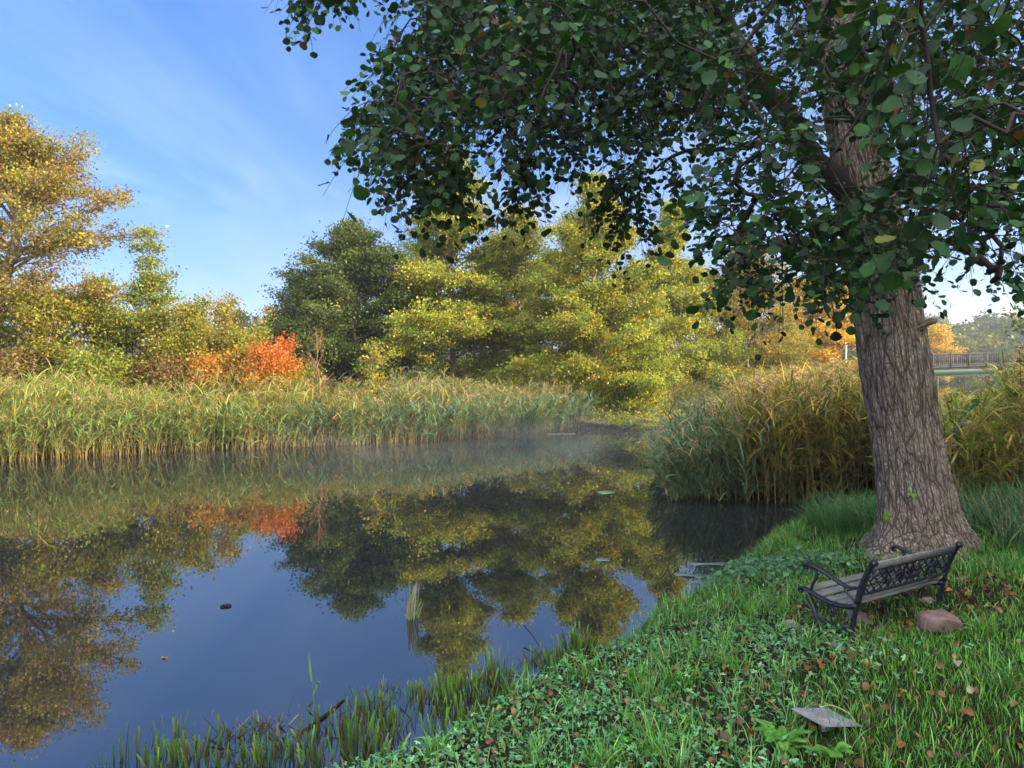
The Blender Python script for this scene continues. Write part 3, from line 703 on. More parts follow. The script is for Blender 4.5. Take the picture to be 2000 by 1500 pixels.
def near_limb(px, py):
    if math.hypot(px - 1655, py - 200) < 26: return True
    p_ = np.array([px, py]); d_ = 1e9
    for a_, b_ in zip(LIMB_PX[:-1], LIMB_PX[1:]):
        t_ = np.clip(np.dot(p_ - a_, b_ - a_) / np.dot(b_ - a_, b_ - a_), 0, 1); d_ = min(d_, np.linalg.norm(p_ - a_ - t_ * (b_ - a_)))
    return d_ < 46
anc = []          # (point, leaf size, leaves, droop)
def scatter(poly, n, yf, leaf, cnt, drp):
    poly = np.array(poly, float); lo, hi = poly.min(0), poly.max(0); got = 0
    while got < n:
        q = r.uniform(lo, hi, (200, 2)); q = q[inpoly(q[:, 0], q[:, 1], poly)]
        for px, py in q:
            if got >= n: break
            yy = yf(px, py)
            if yy < 7.9 and near_limb(px, py + 25): got += .4; continue
            anc.append((at(px, py, yy), leaf * r.uniform(.8, 1.15), cnt, drp)); got += 1
scatter(LEFT, 580, lambda x, y: r.uniform(5.0, 8.2) + .0012 * max(x - 1000, 0), .060, 17, .55)
scatter([p for p in LEFT if p[0] < 1150] + [(1150, -20)], 60, lambda x, y: r.uniform(3.6, 4.8), .066, 11, .5)
scatter([(800, -20), (1420, -20), (1420, 180), (1100, 220), (830, 200)], 150, lambda x, y: r.uniform(4.6, 8.6), .060, 17, .4)
scatter(RIGHT, 470, lambda x, y: r.uniform(5.0, 10), .061, 18, .45)
scatter(RIGHT, 130, lambda x, y: r.uniform(3.3, 5.0), .060, 14, .4)
scatter([(1480, -20), (1490, 150), (1560, 330), (1620, 480), (1760, 520), (2030, 480), (2030, -20)], 34, lambda x, y: r.uniform(2.0, 3.2), .062, 9, .35)
scatter([(1380, 90), (1480, 60), (1480, 230), (1400, 260)], 5, lambda x, y: r.uniform(2.2, 2.8), .075, 7, .4)
scatter(SPRIG, 26, lambda x, y: r.uniform(5.6, 6.4), .062, 10, .5)
scatter([(700, -30), (735, -30), (735, 25), (705, 30)], 3, lambda x, y: 2.5, .078, 5, .5)
scatter([(1410, 500), (1440, 600), (1560, 600), (1680, 580), (1700, 460), (1500, 470)], 44, lambda x, y: r.uniform(3.6, 4.8), .062, 15, .3)
scatter([(1850, 430), (1880, 540), (1950, 565), (1990, 480), (1960, 400)], 18, lambda x, y: r.uniform(3.2, 4.0), .062, 12, .3)
scatter(LEFT, 260, lambda x, y: r.uniform(6.5, 9.0), .060, 14, .5)
scatter(RIGHT, 160, lambda x, y: r.uniform(7, 10.5), .066, 14, .4)
for bx0, by0, bx1, by1, n_, y0_, y1_ in ((850, 330, 895, 430, 24, 5.6, 6.2), (1000, 320, 1045, 430, 20, 5.8, 6.4), (1195, 360, 1255, 480, 34, 6.4, 7.0), (770, 300, 830, 395, 16, 5.5, 6.0), (1100, 300, 1140, 385, 10, 6, 6.6), (1290, 280, 1325, 390, 14, 7, 7.5)):
    scatter([(bx0, by0), (bx1, by0), (bx1, by1), (bx0, by1)], n_, lambda x, y: r.uniform(y0_, y1_), .066, 13, .7)
scatter([(1610, 60), (1700, 60), (1800, 560), (1690, 560)], 46, lambda x, y: r.uniform(5.6, 7.6), .060, 16, .4)
# outside the frame: above, to the right and behind the trunk
n_in = len(anc)
for k in range(420):
    th = r.random() * 2 * np.pi; rad = r.uniform(.8, 5.2); z = r.uniform(4.5, 12.5)
    rad *= np.interp(z, [4.5, 6, 9, 12.5], [.9, 1.1, .9, .35])
    p = np.array([TP[150, 0] + math.cos(th) * rad - .4, TY + math.sin(th) * rad * .8, z])
    q = (p[2] - CAMZ) / max(p[1], .3)
    if q < .56 and p[0] / max(p[1], .3) < .75: continue        # inside the view: already placed above
    if p[1] > np.interp(p[2], [5, 8], [10.3, 12]) or p[1] < 3.0: continue
    anc.append((p, .085, 14, .4))
order = np.argsort([min(np.linalg.norm(np.array(nodes[:nL]) - a_[0], axis=1)) for a_ in anc])
ND = np.zeros((60000, 3)); PR = np.full(60000, -1); CNT = np.zeros(60000)
for k in range(nL): ND[k] = nodes[k]
nN = nL; tips = []; segs = []
for oi in order:
    p, lf, cnt, drp = anc[oi]
    start_up = p + np.array([0, 0, .16])
    dif = ND[:nN] - start_up
    dist = np.sqrt((dif ** 2).sum(1)) + .25 * np.maximum(-dif[:, 2], 0)
    k0 = int(np.argmin(dist)); d0 = np.linalg.norm(ND[k0] - start_up)
    m = max(2, int(d0 / .14) + 1)
    t = np.linspace(0, 1, m + 1)[1:]
    pts = ND[k0] * (1 - t)[:, None] + start_up * t[:, None]
    pts[:, 2] += .12 * d0 * np.sin(np.pi * t)
    pts[:-1] += r.normal(0, .02 + .015 * d0, (m - 1, 3)) if m > 1 else 0
    prev = k0; chain = [k0]
    for q in pts:
        ND[nN] = q; PR[nN] = prev; prev = nN; chain.append(nN); nN += 1
    segs.append(chain); tips.append((prev, lf, cnt, drp, pts[-1] - ND[k0]))
    c = prev
    while c >= nL and c >= 0: CNT[c] += 1; c = PR[c]
for ch in segs:
    rad = .0028 * np.maximum(CNT[ch], 1) ** .42
    rad[0] = min(.0028 * max(CNT[ch[1]], 1) ** .42, .03)
    tube(wood, ND[ch] - tb, rad, 5, (.75, .72, .7), caps=False)
# leafy twigs
lm = MB(); LP = []; LD = []; LNm = []; LS = []; LCc = []
P_LEAF = [(5, (.010, .032, .008)), (4, (.016, .050, .011)), (2.0, (.030, .085, .016)), (1.2, (.010, .026, .010)), (.22, (.10, .12, .02)), (.16, (.09, .045, .02))]
for node, lf, cnt, drp, out_d in tips:
    o_d = norm(out_d * np.array([1, 1, .3]) + 1e-6)
    Ltw = lf * (2.6 + .28 * cnt) * r.uniform(.6, 1.05)
    nsub = 3
    for sbt in range(nsub):
        d = norm(o_d + r.normal(0, .55, 3) + np.array([0, 0, -.15]))
        tt = np.linspace(0, 1, 6)
        tw = ND[node] + d * (Ltw * tt * .85)[:, None] + np.array([0, 0, -1]) * (drp * Ltw * tt ** 1.8)[:, None]
        tube(wood, tw - tb, np.linspace(.0028, .0012, 6), 3, (.8, .7, .6), caps=False)
        c = max(2, int(round(cnt / nsub * r.uniform(.7, 1.3))))
        cbase = pick(P_LEAF, 1, r, .12)
        for q in range(c):
            s_ = (q + .6) / c; ii = min(int(s_ * 5), 4); f = s_ * 5 - ii
            p0 = tw[ii] * (1 - f) + tw[ii + 1] * f; ax = norm(tw[ii + 1] - tw[ii])
            sd = norm(np.cross(ax, [0, 0, 1]) + 1e-6) * (1 if q % 2 else -1)
            dl = norm(ax * .6 + sd * .9 + r.normal(0, .35, 3) + np.array([0, 0, -.42]))
            LP.append(p0); LD.append(dl); LNm.append(norm(np.array([0, 0, .9]) + r.normal(0, .5, 3)))
            LS.append(lf * r.uniform(.7, 1.2)); LCc.append(cbase[0] if r.random() < .6 else pick(P_LEAF, 1, r, .15)[0])
LP = np.array(LP); LD = np.array(LD); LNm = np.array(LNm); LS = np.array(LS); LCc = np.array(LCc)
print('foreground leaves', len(LP))
half_ = r.random(len(LP)) < .5
T2 = broad_leaf(((.12, .02), (.2, .17), (.32, .35), (.43, .32), (.54, .45), (.65, .38), (.77, .40), (.87, .25), (.96, .17), (.99, .02)), .30, -.22)
for msk, (tv, tf, ta) in ((half_, (ALV, ALF, ALA)), (~half_, T2)):
    n = int(msk.sum())
    inst(lm, tv, tf, LP[msk] - tb, frames(LD[msk], LNm[msk]), LS[msk], LCc[msk], ta)
lm.build('crown', M_ALDER, BIG, smooth=True)
# little dark cones among the leaves: separate parts sharing three meshes
cmesh = []
for v in range(3):
    cn = MB(); q = np.linspace(0, 1, 6); hgt = .018 + .004 * v
    tube(cn, np.array([0.004 * v, 0, -.02]) + np.array([0, 0, -1]) * (q * hgt * 1.6)[:, None], .010 * np.sin(np.pi * (.12 + .8 * q)), 6, (.45, .3, .25), caps=False)
    tube(cn, np.array([(0, 0, .012), (.002, 0, -.004), (.004 * v, 0, -.022)]), .0013, 3, (.6, .5, .4), caps=False)
    o = cn.build('cone', M_TWIG, BIG, smooth=True); cmesh.append(o)
for k, ti in enumerate(r.choice(len(tips), 90, replace=False)):
    o = cmesh[k % 3] if k < 3 else cmesh[k % 3].copy()
    if k >= 3: COL.objects.link(o); o.parent = BIG
    o.location = ND[tips[ti][0]] + r.normal(0, .05, 3) - tb; o.rotation_euler = (r.normal(0, .3), r.normal(0, .3), r.uniform(0, 6))
wood.build('branches', M_TWIG, BIG)

# suckers with fresh leaves on and beside the trunk
for px, py, dy, n, s_ in ((1776, 964, -.43, 6, .05), (1730, 1006, -.45, 5, .085), (1766, 1070, -.62, 1, .085), (1745, 1078, -.66, 1, .07)):
    sk = MB(); p0 = at(px, py, TY + dy)
    P_ = p0 + r.normal(0, .022, (n, 3)) * np.array([1, .25, 1])
    inst(sk, ALV, ALF, P_ - tb, frames(norm(r.normal(0, .5, (n, 3)) + [0, -.3, -.4]), norm(np.array([0, -1, .5]) + r.normal(0, .3, (n, 3)))), s_ * r.uniform(.7, 1.2, n), pick([(1, (.09, .19, .03)), (1, (.13, .2, .03))], n, r), ALA)
    sk.build('sucker_shoot', M_ALDER, BIG, smooth=True)

# ================================================================== REEDS
def reeds(mb, base, H, r, wind=(.6, -.2), pal_top=None, pal_low=None, plume=.3, nleaf=9, leafL=.5, wleaf=.011, lean=.1, dry=.1, stemcol=(.20, .17, .05), low_cut=.12):
    n = len(base); wd = np.array([wind[0], wind[1], 0.])
    # stems
    K = 5; t = np.linspace(0, 1, K)
    ld = np.concatenate([r.normal(0, lean, (n, 2)) + wd[:2] * lean * 1.2, np.zeros((n, 1))], 1)
    top = ld * H[:, None]
    P = base[:, None] + np.array([0, 0, 1.]) * (H[:, None] * t)[..., None] * (1 - .08 * t[None, :, None] ** 2) + top[:, None] * (t ** 1.7)[None, :, None]
    sd = rdir(n, r); sd[:, 2] = 0; sd = norm(sd)
    isdry = r.random(n) < dry
    sc = np.where(isdry[:, None], np.array([.36, .24, .085]), np.array(stemcol)) * np.exp(r.normal(0, .2, (n, 1)))
    strips(mb, P, np.tile(np.linspace(.0055, .0025, K), (n, 1)), sd, sc)
    # leaves
    M = n * nleaf
    own = np.repeat(np.arange(n), nleaf); keep = ~(isdry[own] & (r.random(M) < .6)); own = own[keep]; M = len(own)
    f = low_cut + (1 - low_cut) * r.random(M) ** .8
    k = np.minimum((f * (K - 1)).astype(int), K - 2); ff = f * (K - 1) - k
    p0 = P[own, k] * (1 - ff)[:, None] + P[own, k + 1] * ff[:, None]
    hd = r.normal(0, 1, (M, 3)); hd[:, 2] = 0; hd = norm(norm(hd) + wd * .6)
    Ll = leafL * r.uniform(.5, 1.35, M) * np.minimum(H[own] / 1.6, 1.15)
    ang = r.uniform(.35, .95, M); s = np.linspace(0, 1, 5)
    bend = r.uniform(.5, 1.7, M)
    th = ang[:, None] + bend[:, None] * s[None]                     # angle from vertical along the blade
    step = Ll[:, None] / 4
    dx = np.cumsum(np.concatenate([np.zeros((M, 1)), np.sin(th[:, :-1]) * step], 1), 1)
    dz = np.cumsum(np.concatenate([np.zeros((M, 1)), np.cos(th[:, :-1]) * step], 1), 1)
    Q = p0[:, None] + hd[:, None] * dx[..., None] + np.array([0, 0, 1.]) * dz[..., None]
    Q[..., 2] = np.maximum(Q[..., 2], .03)
    side = norm(np.cross(hd, [0, 0, 1.])) + r.normal(0, .35, (M, 3)); side = norm(side)
    W = wleaf * r.uniform(.7, 1.25, (M, 1)) * np.array([.6, 1, .9, .55, .05])
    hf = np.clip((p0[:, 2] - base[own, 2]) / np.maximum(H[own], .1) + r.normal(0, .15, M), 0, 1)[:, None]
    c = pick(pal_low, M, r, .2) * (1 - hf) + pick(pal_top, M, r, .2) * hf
    c = np.where(isdry[own][:, None], np.array([.34, .23, .08]) * np.exp(r.normal(0, .2, (M, 1))), c)
    strips(mb, Q, W, side, c)
    # plumes
    pi = np.where(r.random(n) < plume)[0]
    if len(pi):
        own = np.repeat(pi, 16); M = len(own)
        tp_ = P[own, -1] + np.array([0, 0, 1.]) * (r.uniform(-.03, .18, M) * np.minimum(H[own] / 1.8, 1))[:, None]
        hd = norm(r.normal(0, .8, (M, 3)) * [1, 1, .2] + wd * 1.6)
        Ll = r.uniform(.07, .19, M)[:, None]
        s = np.linspace(0, 1, 4)
        Q = tp_[:, None] + hd[:, None] * (Ll * s)[..., None] * .8 + np.array([0, 0, 1.]) * (Ll * (.9 * s - 1.1 * s ** 2))[..., None]
        strips(mb, Q, np.tile(np.array([.003, .010, .008, .001]), (M, 1)), rdir(M, r), np.array([.33, .22, .11]) * np.exp(r.normal(0, .25, (M, 1))))

def along(poly, n, d0, d1, r):
    P = np.array(poly, float); seg = np.linalg.norm(np.diff(P, axis=0), axis=1); cum = np.concatenate([[0], np.cumsum(seg)])
    s = r.uniform(0, cum[-1], n); k = np.clip(np.searchsorted(cum, s) - 1, 0, len(seg) - 1); f = (s - cum[k]) / seg[k]
    p = P[k] * (1 - f)[:, None] + P[k + 1] * f[:, None]
    d = (P[k + 1] - P[k]) / seg[k][:, None]; nl = np.stack([-d[:, 1], d[:, 0]], 1)
    return p + nl * (d0 + (d1 - d0) * r.random(n) ** .8)[:, None], s / cum[-1]

R_TOP = [(3, (.24, .26, .045)), (2.4, (.31, .28, .05)), (3, (.15, .20, .04)), (.8, (.42, .31, .09))]
R_LOW = [(3, (.17, .24, .08)), (3, (.24, .30, .10)), (1, (.32, .30, .09)), (1, (.12, .18, .07))]
R_BLUE = [(3, (.10, .18, .11)), (3, (.14, .23, .15)), (1, (.17, .24, .12))]
R_OLIVE = [(3, (.10, .13, .05)), (3, (.15, .155, .04)), (2, (.24, .20, .04)), (1, (.30, .19, .05))]
R_TAN = [(3, (.42, .28, .10)), (2, (.32, .24, .08)), (2, (.22, .22, .06))]
EDGE = [(-25, 13.9), (-16, 16.6), (-12.5, 17.9), (-9.2, 19.9), (-5.9, 21.1), (-2.3, 22.4), (-.4, 23.9), (1.8, 26.1), (2.8, 27.5)]
r = np.random.default_rng(31)
mb = MB()
p, s = along(EDGE, 7600, -.15, 3.6, r)
p[:, 1] += 1.0 * (vnoise(p[:, 0], p[:, 1] * 0, .55, 9) - .5) + .5 * (vnoise(p[:, 0], p[:, 1] * 0, 1.7, 12) - .5)
base = np.concatenate([p, np.maximum(height(p[:, 0], p[:, 1]), -.1)[:, None]], 1)
hgt = np.interp(s, [0, .35, .55, .75, .9, 1], [1.7, 1.66, 1.5, 1.32, 1.36, 1.2]) * r.uniform(.62, 1.12, len(p)) * (1 - .05 * np.maximum(river_sd(p[:, 0], p[:, 1]), 0)) * (1 + .35 * (vnoise(p[:, 0], p[:, 1], .8, 2) - .5) + .35 * (vnoise(p[:, 0], p[:, 1], 2.1, 6) - .5)) * np.where(r.random(len(p)) < .03, 1.25, 1)
blue = (s + r.normal(0, .06, len(s))) > .72
for msk, pl in ((~blue, R_LOW), (blue, R_BLUE)):
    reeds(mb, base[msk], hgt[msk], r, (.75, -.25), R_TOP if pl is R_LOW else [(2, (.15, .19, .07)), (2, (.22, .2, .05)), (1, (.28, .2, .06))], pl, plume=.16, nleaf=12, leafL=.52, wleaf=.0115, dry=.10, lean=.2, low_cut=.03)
# leaning green front rank and pale dry stalks at the water's edge
p, s = along(EDGE, 2300, -.35, .5, r)
base = np.concatenate([p, np.full((len(p), 1), -.05)], 1)
g = (s < .62)
for msk, pl in ((g, R_LOW), (~g, R_BLUE)):
    reeds(mb, base[msk], r.uniform(.7, 1.35, msk.sum()), r, (.5, -.7), pl, pl, plume=0, nleaf=9, leafL=.5, wleaf=.013, lean=.2, dry=.1)
p, s = along(EDGE, 1500, -.45, .3, r); k = (r.random(len(p)) < np.interp(s, [0, .5, .75, 1], [1, .8, .35, .15]))
p = p[k]; base = np.concatenate([p, np.full((len(p), 1), -.05)], 1)
reeds(mb, base, r.uniform(.3, .95, len(p)), r, (.2, -.5), R_TAN, R_TAN, plume=0, nleaf=2, leafL=.35, wleaf=.009, lean=.32, dry=.9, stemcol=(.36, .25, .09))
tag(mb.build('reed_bed', M_REED), 'long bed of green and straw coloured reeds along the far bank', 'reeds', kind='stuff')

# far bank beyond the hanging alder: low sedges round the bend
mb = MB()
p, s = along([(5.6, 29.1), (6.8, 29.6), (9, 31.2), (11, 32.8), (14, 37), (17, 41)], 1300, -.1, 2.4, r)
base = np.concatenate([p, np.maximum(height(p[:, 0], p[:, 1]), -.05)[:, None]], 1)
reeds(mb, base, r.uniform(.5, 1.25, len(p)), r, (.4, -.5), R_OLIVE, R_BLUE, plume=.08, nleaf=8, leafL=.5, wleaf=.013, lean=.15, dry=.12)
tag(mb.build('sedge_bank', M_REED), 'low misty sedges on the far bank where the river bends', 'sedges', kind='stuff')

# reed clump of our own bank, standing in the water beyond the big trunk
mb = MB(); r = np.random.default_rng(33)
q = np.stack([r.uniform(2.2, 9.5, 10000), r.uniform(12.3, 19, 10000)], 1)
sd = river_sd(q[:, 0], q[:, 1]); ok = (sd > -3.0 + 1.2 * vnoise(q[:, 0], q[:, 1], .9, 4)) & (q[:, 1] > 12.7 - .15 * (q[:, 0] - 4)) & (q[:, 0] / q[:, 1] < .53) & (r.random(len(q)) < sstep(.155, .235, q[:, 0] / q[:, 1]) + .05)
q = q[ok][:2300]; sd = river_sd(q[:, 0], q[:, 1])
base = np.concatenate([q, np.maximum(height(q[:, 0], q[:, 1]), -.12)[:, None]], 1)
hgt = (np.interp(q[:, 0] / q[:, 1], [.165, .207, .24, .276, .33, .38, .50], [.4, .7, 1.0, 1.35, 1.9, 2.2, 2.35]) - base[:, 2]) * r.uniform(.74, 1.08, len(q))
front = (q[:, 0] / q[:, 1] + r.normal(0, .02, len(q)) < .275) | ((sd < -1.2) & (r.random(len(q)) < .7))
reeds(mb, base[front], hgt[front], r, (-.95, -.3), [(3, (.08, .13, .06)), (2, (.11, .16, .07)), (1, (.17, .17, .04))], R_BLUE, plume=.05, nleaf=14, leafL=.5, wleaf=.012, lean=.24, dry=.06, low_cut=.03)
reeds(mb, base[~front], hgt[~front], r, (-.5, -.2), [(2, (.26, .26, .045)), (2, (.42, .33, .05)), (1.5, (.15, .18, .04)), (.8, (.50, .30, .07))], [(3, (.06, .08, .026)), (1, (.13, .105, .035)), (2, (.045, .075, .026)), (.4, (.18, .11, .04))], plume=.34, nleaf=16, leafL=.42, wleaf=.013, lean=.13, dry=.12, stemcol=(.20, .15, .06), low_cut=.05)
tag(mb.build('reed_clump', M_REED), 'tall reed clump with brown plumes standing in the water left of the big trunk', 'reeds', kind='stuff')
# behind and right of the trunk
mb = MB()
q = np.stack([r.uniform(6.0, 11.5, 5000), r.uniform(10.2, 17, 5000)], 1)
ok = (q[:, 0] / q[:, 1] < .76) & (q[:, 0] / q[:, 1] > .5) & (river_sd(q[:, 0], q[:, 1]) > .1); q = q[ok][:1150]
base = np.concatenate([q, np.maximum(height(q[:, 0], q[:, 1]), 0)[:, None]], 1)
u = q[:, 0] / q[:, 1]
hgt = np.maximum(np.interp(u, [.5, .62, .665, .72], [1.7, 1.7, 1.85, 2.6]) - base[:, 2], .5) * r.uniform(.66, 1.08, len(q))
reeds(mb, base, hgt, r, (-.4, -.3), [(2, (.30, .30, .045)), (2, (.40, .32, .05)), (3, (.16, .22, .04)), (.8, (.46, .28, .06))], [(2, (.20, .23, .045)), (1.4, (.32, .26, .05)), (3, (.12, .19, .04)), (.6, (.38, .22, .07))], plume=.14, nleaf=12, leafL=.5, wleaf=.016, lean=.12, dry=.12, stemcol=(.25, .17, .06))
tag(mb.build('bank_reeds', M_REED), 'tangle of yellowing reeds and herbs right of the big trunk', 'reeds', kind='stuff')
# two broad leaved shoots and a spindly shrub in front of them
for px, py, Yd, n, s_, nm, lab, pal in ((1868, 800, 10.6, 46, .11, 'leafy_shoot', 'dark broad leaved shoot just right of the big trunk', [(2, (.05, .13, .03)), (1, (.09, .18, .03))]),
                               (1925, 850, 10.9, 60, .10, 'leafy_shoot', 'yellow green leafy shoot in the middle of the reeds right of the trunk', [(2, (.18, .24, .03)), (1, (.28, .26, .03))]),
                               (1560, 800, 13.2, 50, .10, 'leafy_shoot', 'green leafy shoot growing up through the reed clump left of the trunk', [(2, (.07, .14, .03)), (1, (.13, .2, .03))]),
                               (1640, 770, 12.8, 50, .09, 'leafy_shoot', 'olive leafy shoot in the reeds right beside the left edge of the trunk', [(2, (.12, .16, .03)), (1, (.2, .2, .03))]),
                               (1985, 700, 11.4, 90, .06, 'plumed_herb', 'tall brownish seeding herb at the right edge reaching above the bridge', [(2, (.25, .14, .06)), (1, (.2, .17, .06))])):
    p0 = at(px, py, Yd); gz = float(height(p0[0], Yd)); rt = thing(nm, lab, 'plant', (p0[0], Yd, gz))
    mb = MB(); lm = MB()
    top = p0[2] - gz + .25
    for k in range(5):
        pl = polyline([(0, 0, 0), (r.normal(0, .06), r.normal(0, .05), top * .5), (r.normal(0, .22), r.normal(0, .1), top * r.uniform(.8, 1.05))], 10); tube(mb, pl, np.linspace(.008, .003, 10), 4, (1.5, 1.4, .8), caps=False)
        m = n // 5; f = r.uniform(.35, 1, m) * 8.9; ii = f.astype(int); P_ = pl[ii] * (1 - (f - ii))[:, None] + pl[np.minimum(ii + 1, 9)] * (f - ii)[:, None]
        inst(lm, ALV, ALF, P_, frames(norm(r.normal(0, .7, (m, 3)) + [0, 0, -.1]), norm(np.array([0, -.2, 1]) + r.normal(0, .4, (m, 3)))), s_ * r.uniform(.7, 1.3, m), pick(pal, m, r), ALA)
    mb.build('stem', M_TWIG, rt); lm.build('leaves', M_ALDER, rt, smooth=True)

# ================================================================== GRASS AND HERBS OF OUR BANK
r = np.random.default_rng(41)
def blades(mb, base, Ln, r, w=.0028, pal=None, wind=(-.15, -.1), bend=(.3, 1.5), K=4):
    n = len(base)
    hd = r.normal(0, 1, (n, 3)); hd[:, 2] = 0; hd = norm(norm(hd) + np.array([wind[0], wind[1], 0]))
    s = np.linspace(0, 1, K); th = r.uniform(.02, .5, n)[:, None] + r.uniform(*bend, n)[:, None] * s[None]
    step = Ln[:, None] / (K - 1)
    dx = np.cumsum(np.concatenate([np.zeros((n, 1)), np.sin(th[:, :-1]) * step], 1), 1); dz = np.cumsum(np.concatenate([np.zeros((n, 1)), np.cos(th[:, :-1]) * step], 1), 1)
    P = base[:, None] + hd[:, None] * dx[..., None] + np.array([0, 0, 1.]) * dz[..., None]
    side = norm(np.cross(hd, [0, 0, 1.]) + r.normal(0, .4, (n, 3)))
    W = w * r.uniform(.7, 1.4, (n, 1)) * np.interp(s, [0, .35, .75, 1], [.8, 1, .7, .08])[None]
    strips(mb, P, W, side, pick(pal, n, r, .22))
def spots(n, x0, x1, y0, y1, r, cond=None, sdmin=.02, thin=True):
    q = np.stack([r.uniform(x0, x1, n), r.uniform(y0, y1, n)], 1)
    k = river_sd(q[:, 0], q[:, 1]) > sdmin
    k &= (np.abs(q[:, 0]) / q[:, 1] < 1.25)
    k &= np.hypot(q[:, 0] - tb[0], q[:, 1] - tb[1]) > .55
    wd_ = np.exp(-((q[:, 0] - 3.2) ** 2 / .9 + (q[:, 1] - 6.3) ** 2 / 1.2)) + .8 * np.exp(-((q[:, 0] - 3.7) ** 2 / .5 + (q[:, 1] - 7.9) ** 2 / .35)) if thin else 0 * q[:, 0]
    k &= r.random(len(q)) > .78 * wd_ * (vnoise(q[:, 0], q[:, 1], 3.5, 51) > .25)
    if cond is not None: k &= cond(q[:, 0], q[:, 1])
    q = q[k]
    return np.concatenate([q, height(q[:, 0], q[:, 1])[:, None]], 1)
G_BLUE = [(4, (.06, .17, .035)), (3, (.11, .27, .055)), (1.5, (.20, .38, .10)), (.5, (.32, .27, .10))]
G_GREEN = [(4, (.06, .20, .016)), (3, (.10, .30, .022)), (1, (.18, .36, .04)), (.5, (.30, .25, .08))]
lawn = lambda x, y: sstep(-.35, .35, (x - 1.45) - .45 * (y - 3.4) + .8 * (vnoise(x, y, 1.1, 8) - .5))
herb = lambda x, y: np.clip(1.7 * (vnoise(x, y, .9, 11) - .28) + sstep(1.4, .6, x) * sstep(5.6, 4.6, y) * .9, 0, 1)
mb = MB()
b = spots(62000, -1.2, 5, 1.9, 6.6, r, lambda x, y: r.random(len(x)) < lawn(x, y) * .9)
blades(mb, b, r.uniform(.03, .085, len(b)), r, .0021, G_GREEN)
b = spots(73000, -1.4, 5.5, 1.9, 6.8, r, lambda x, y: r.random(len(x)) < (1 - .75 * lawn(x, y)) * (1 - .65 * herb(x, y)) * np.clip(1.7 * vnoise(x, y, 3.2, 21) - .25, .06, 1))
blades(mb, b, r.uniform(.05, .15, len(b)), r, .0026, G_BLUE)
b = spots(60000, .2, 9, 6.4, 13, r, lambda x, y: r.random(len(x)) < np.clip(1.7 * vnoise(x, y, 2.4, 23) - .2, .12, 1))
blades(mb, b, r.uniform(.06, .18, len(b)), r, .0034, G_BLUE + G_GREEN)
# longer tufts
tf = spots(250, -1.0, 6.5, 2.7, 10, r, lambda x, y: r.random(len(x)) < 1 - .8 * lawn(x, y), .05)
for q in tf:
    n = r.integers(25, 70); bb = q + np.concatenate([r.normal(0, .035, (n, 2)), np.zeros((n, 1))], 1)
    bb[:, 2] = height(bb[:, 0], bb[:, 1]) - .01
    blades(mb, bb, r.uniform(.10, .26, n), r, .0030, G_BLUE if r.random() < .6 else G_GREEN, bend=(.5, 1.9), K=5)
# fringe at the water's edge
b = spots(17000, .9, 4.5, 5.8, 11, r, lambda x, y: river_sd(x, y) < .22, .02)
blades(mb, b, r.uniform(.06, .17, len(b)), r, .003, G_BLUE, wind=(-.5, .4))
tag(mb.build('grass', M_GRASS), 'dewy green grass covering the near bank around the bench', 'grass', kind='stuff')
# tall soft grass right and left of the trunk
mb = MB()
b = spots(16000, 4.9, 9, 7.6, 12, r, lambda x, y: (x / y > .59) & (np.hypot(x - tb[0], y - tb[1]) > .75))
blades(mb, b, r.uniform(.3, .62, len(b)), r, .0042, [(4, (.045, .11, .045)), (2, (.07, .15, .05)), (1, (.2, .18, .06))], bend=(.5, 1.8), K=6)
b = spots(7000, 3.6, 5.4, 8.9, 11.2, r, lambda x, y: (x / y < .52) & (np.hypot(x - 4.62, y - 9.9) < .62 + .3 * (vnoise(x, y, 3, 3) - .5)) & (np.hypot(x - tb[0], y - tb[1]) > .7), -.1)
blades(mb, b, r.uniform(.3, .62, len(b)), r, .0040, [(4, (.06, .15, .045)), (2, (.09, .19, .05))], wind=(-.6, -.1), bend=(.4, 1.5), K=6)
tag(mb.build('tall_grass', M_GRASS), 'long soft green grass on both sides of the big trunk', 'grass', kind='stuff')
# leafy ground cover: small cut leaves (ground herbs, clover)
mb = MB()
LOBE_V = []; LOBE_F = []
for k, an in enumerate((-1.15, 0, 1.15)):
    c, s_ = math.cos(an), math.sin(an); b0 = len(LOBE_V)
    for x, y, z in ((0, 0, 0), (.26, .38, .05), (.20, .75, .0), (0, .95, -.06), (-.20, .75, .0), (-.26, .38, .05)):
        LOBE_V.append((x * c + y * s_ * 1, -x * s_ + y * c, z))
    LOBE_F += [[b0, b0 + 1, b0 + 2, b0 + 3], [b0, b0 + 3, b0 + 4, b0 + 5]]
LOBE_V = np.array(LOBE_V); LOBE_F = np.array(LOBE_F)
b = spots(25000, -1.2, 4, 1.9, 7.5, r, lambda x, y: r.random(len(x)) < herb(x, y) * (1 - .9 * lawn(x, y)))
b[:, 2] += r.uniform(.01, .075, len(b))
H_COL = [(3, (.065, .19, .052)), (3, (.12, .29, .12)), (1.2, (.19, .39, .19)), (1, (.09, .27, .03))]
inst(mb, LOBE_V, LOBE_F, b, frames(norm(r.normal(0, 1, (len(b), 3)) * [1, 1, .25]), norm(np.array([0, -.15, 1]) + r.normal(0, .35, (len(b), 3)))), r.uniform(.013, .030, len(b)), pick(H_COL, len(b), r, .2))
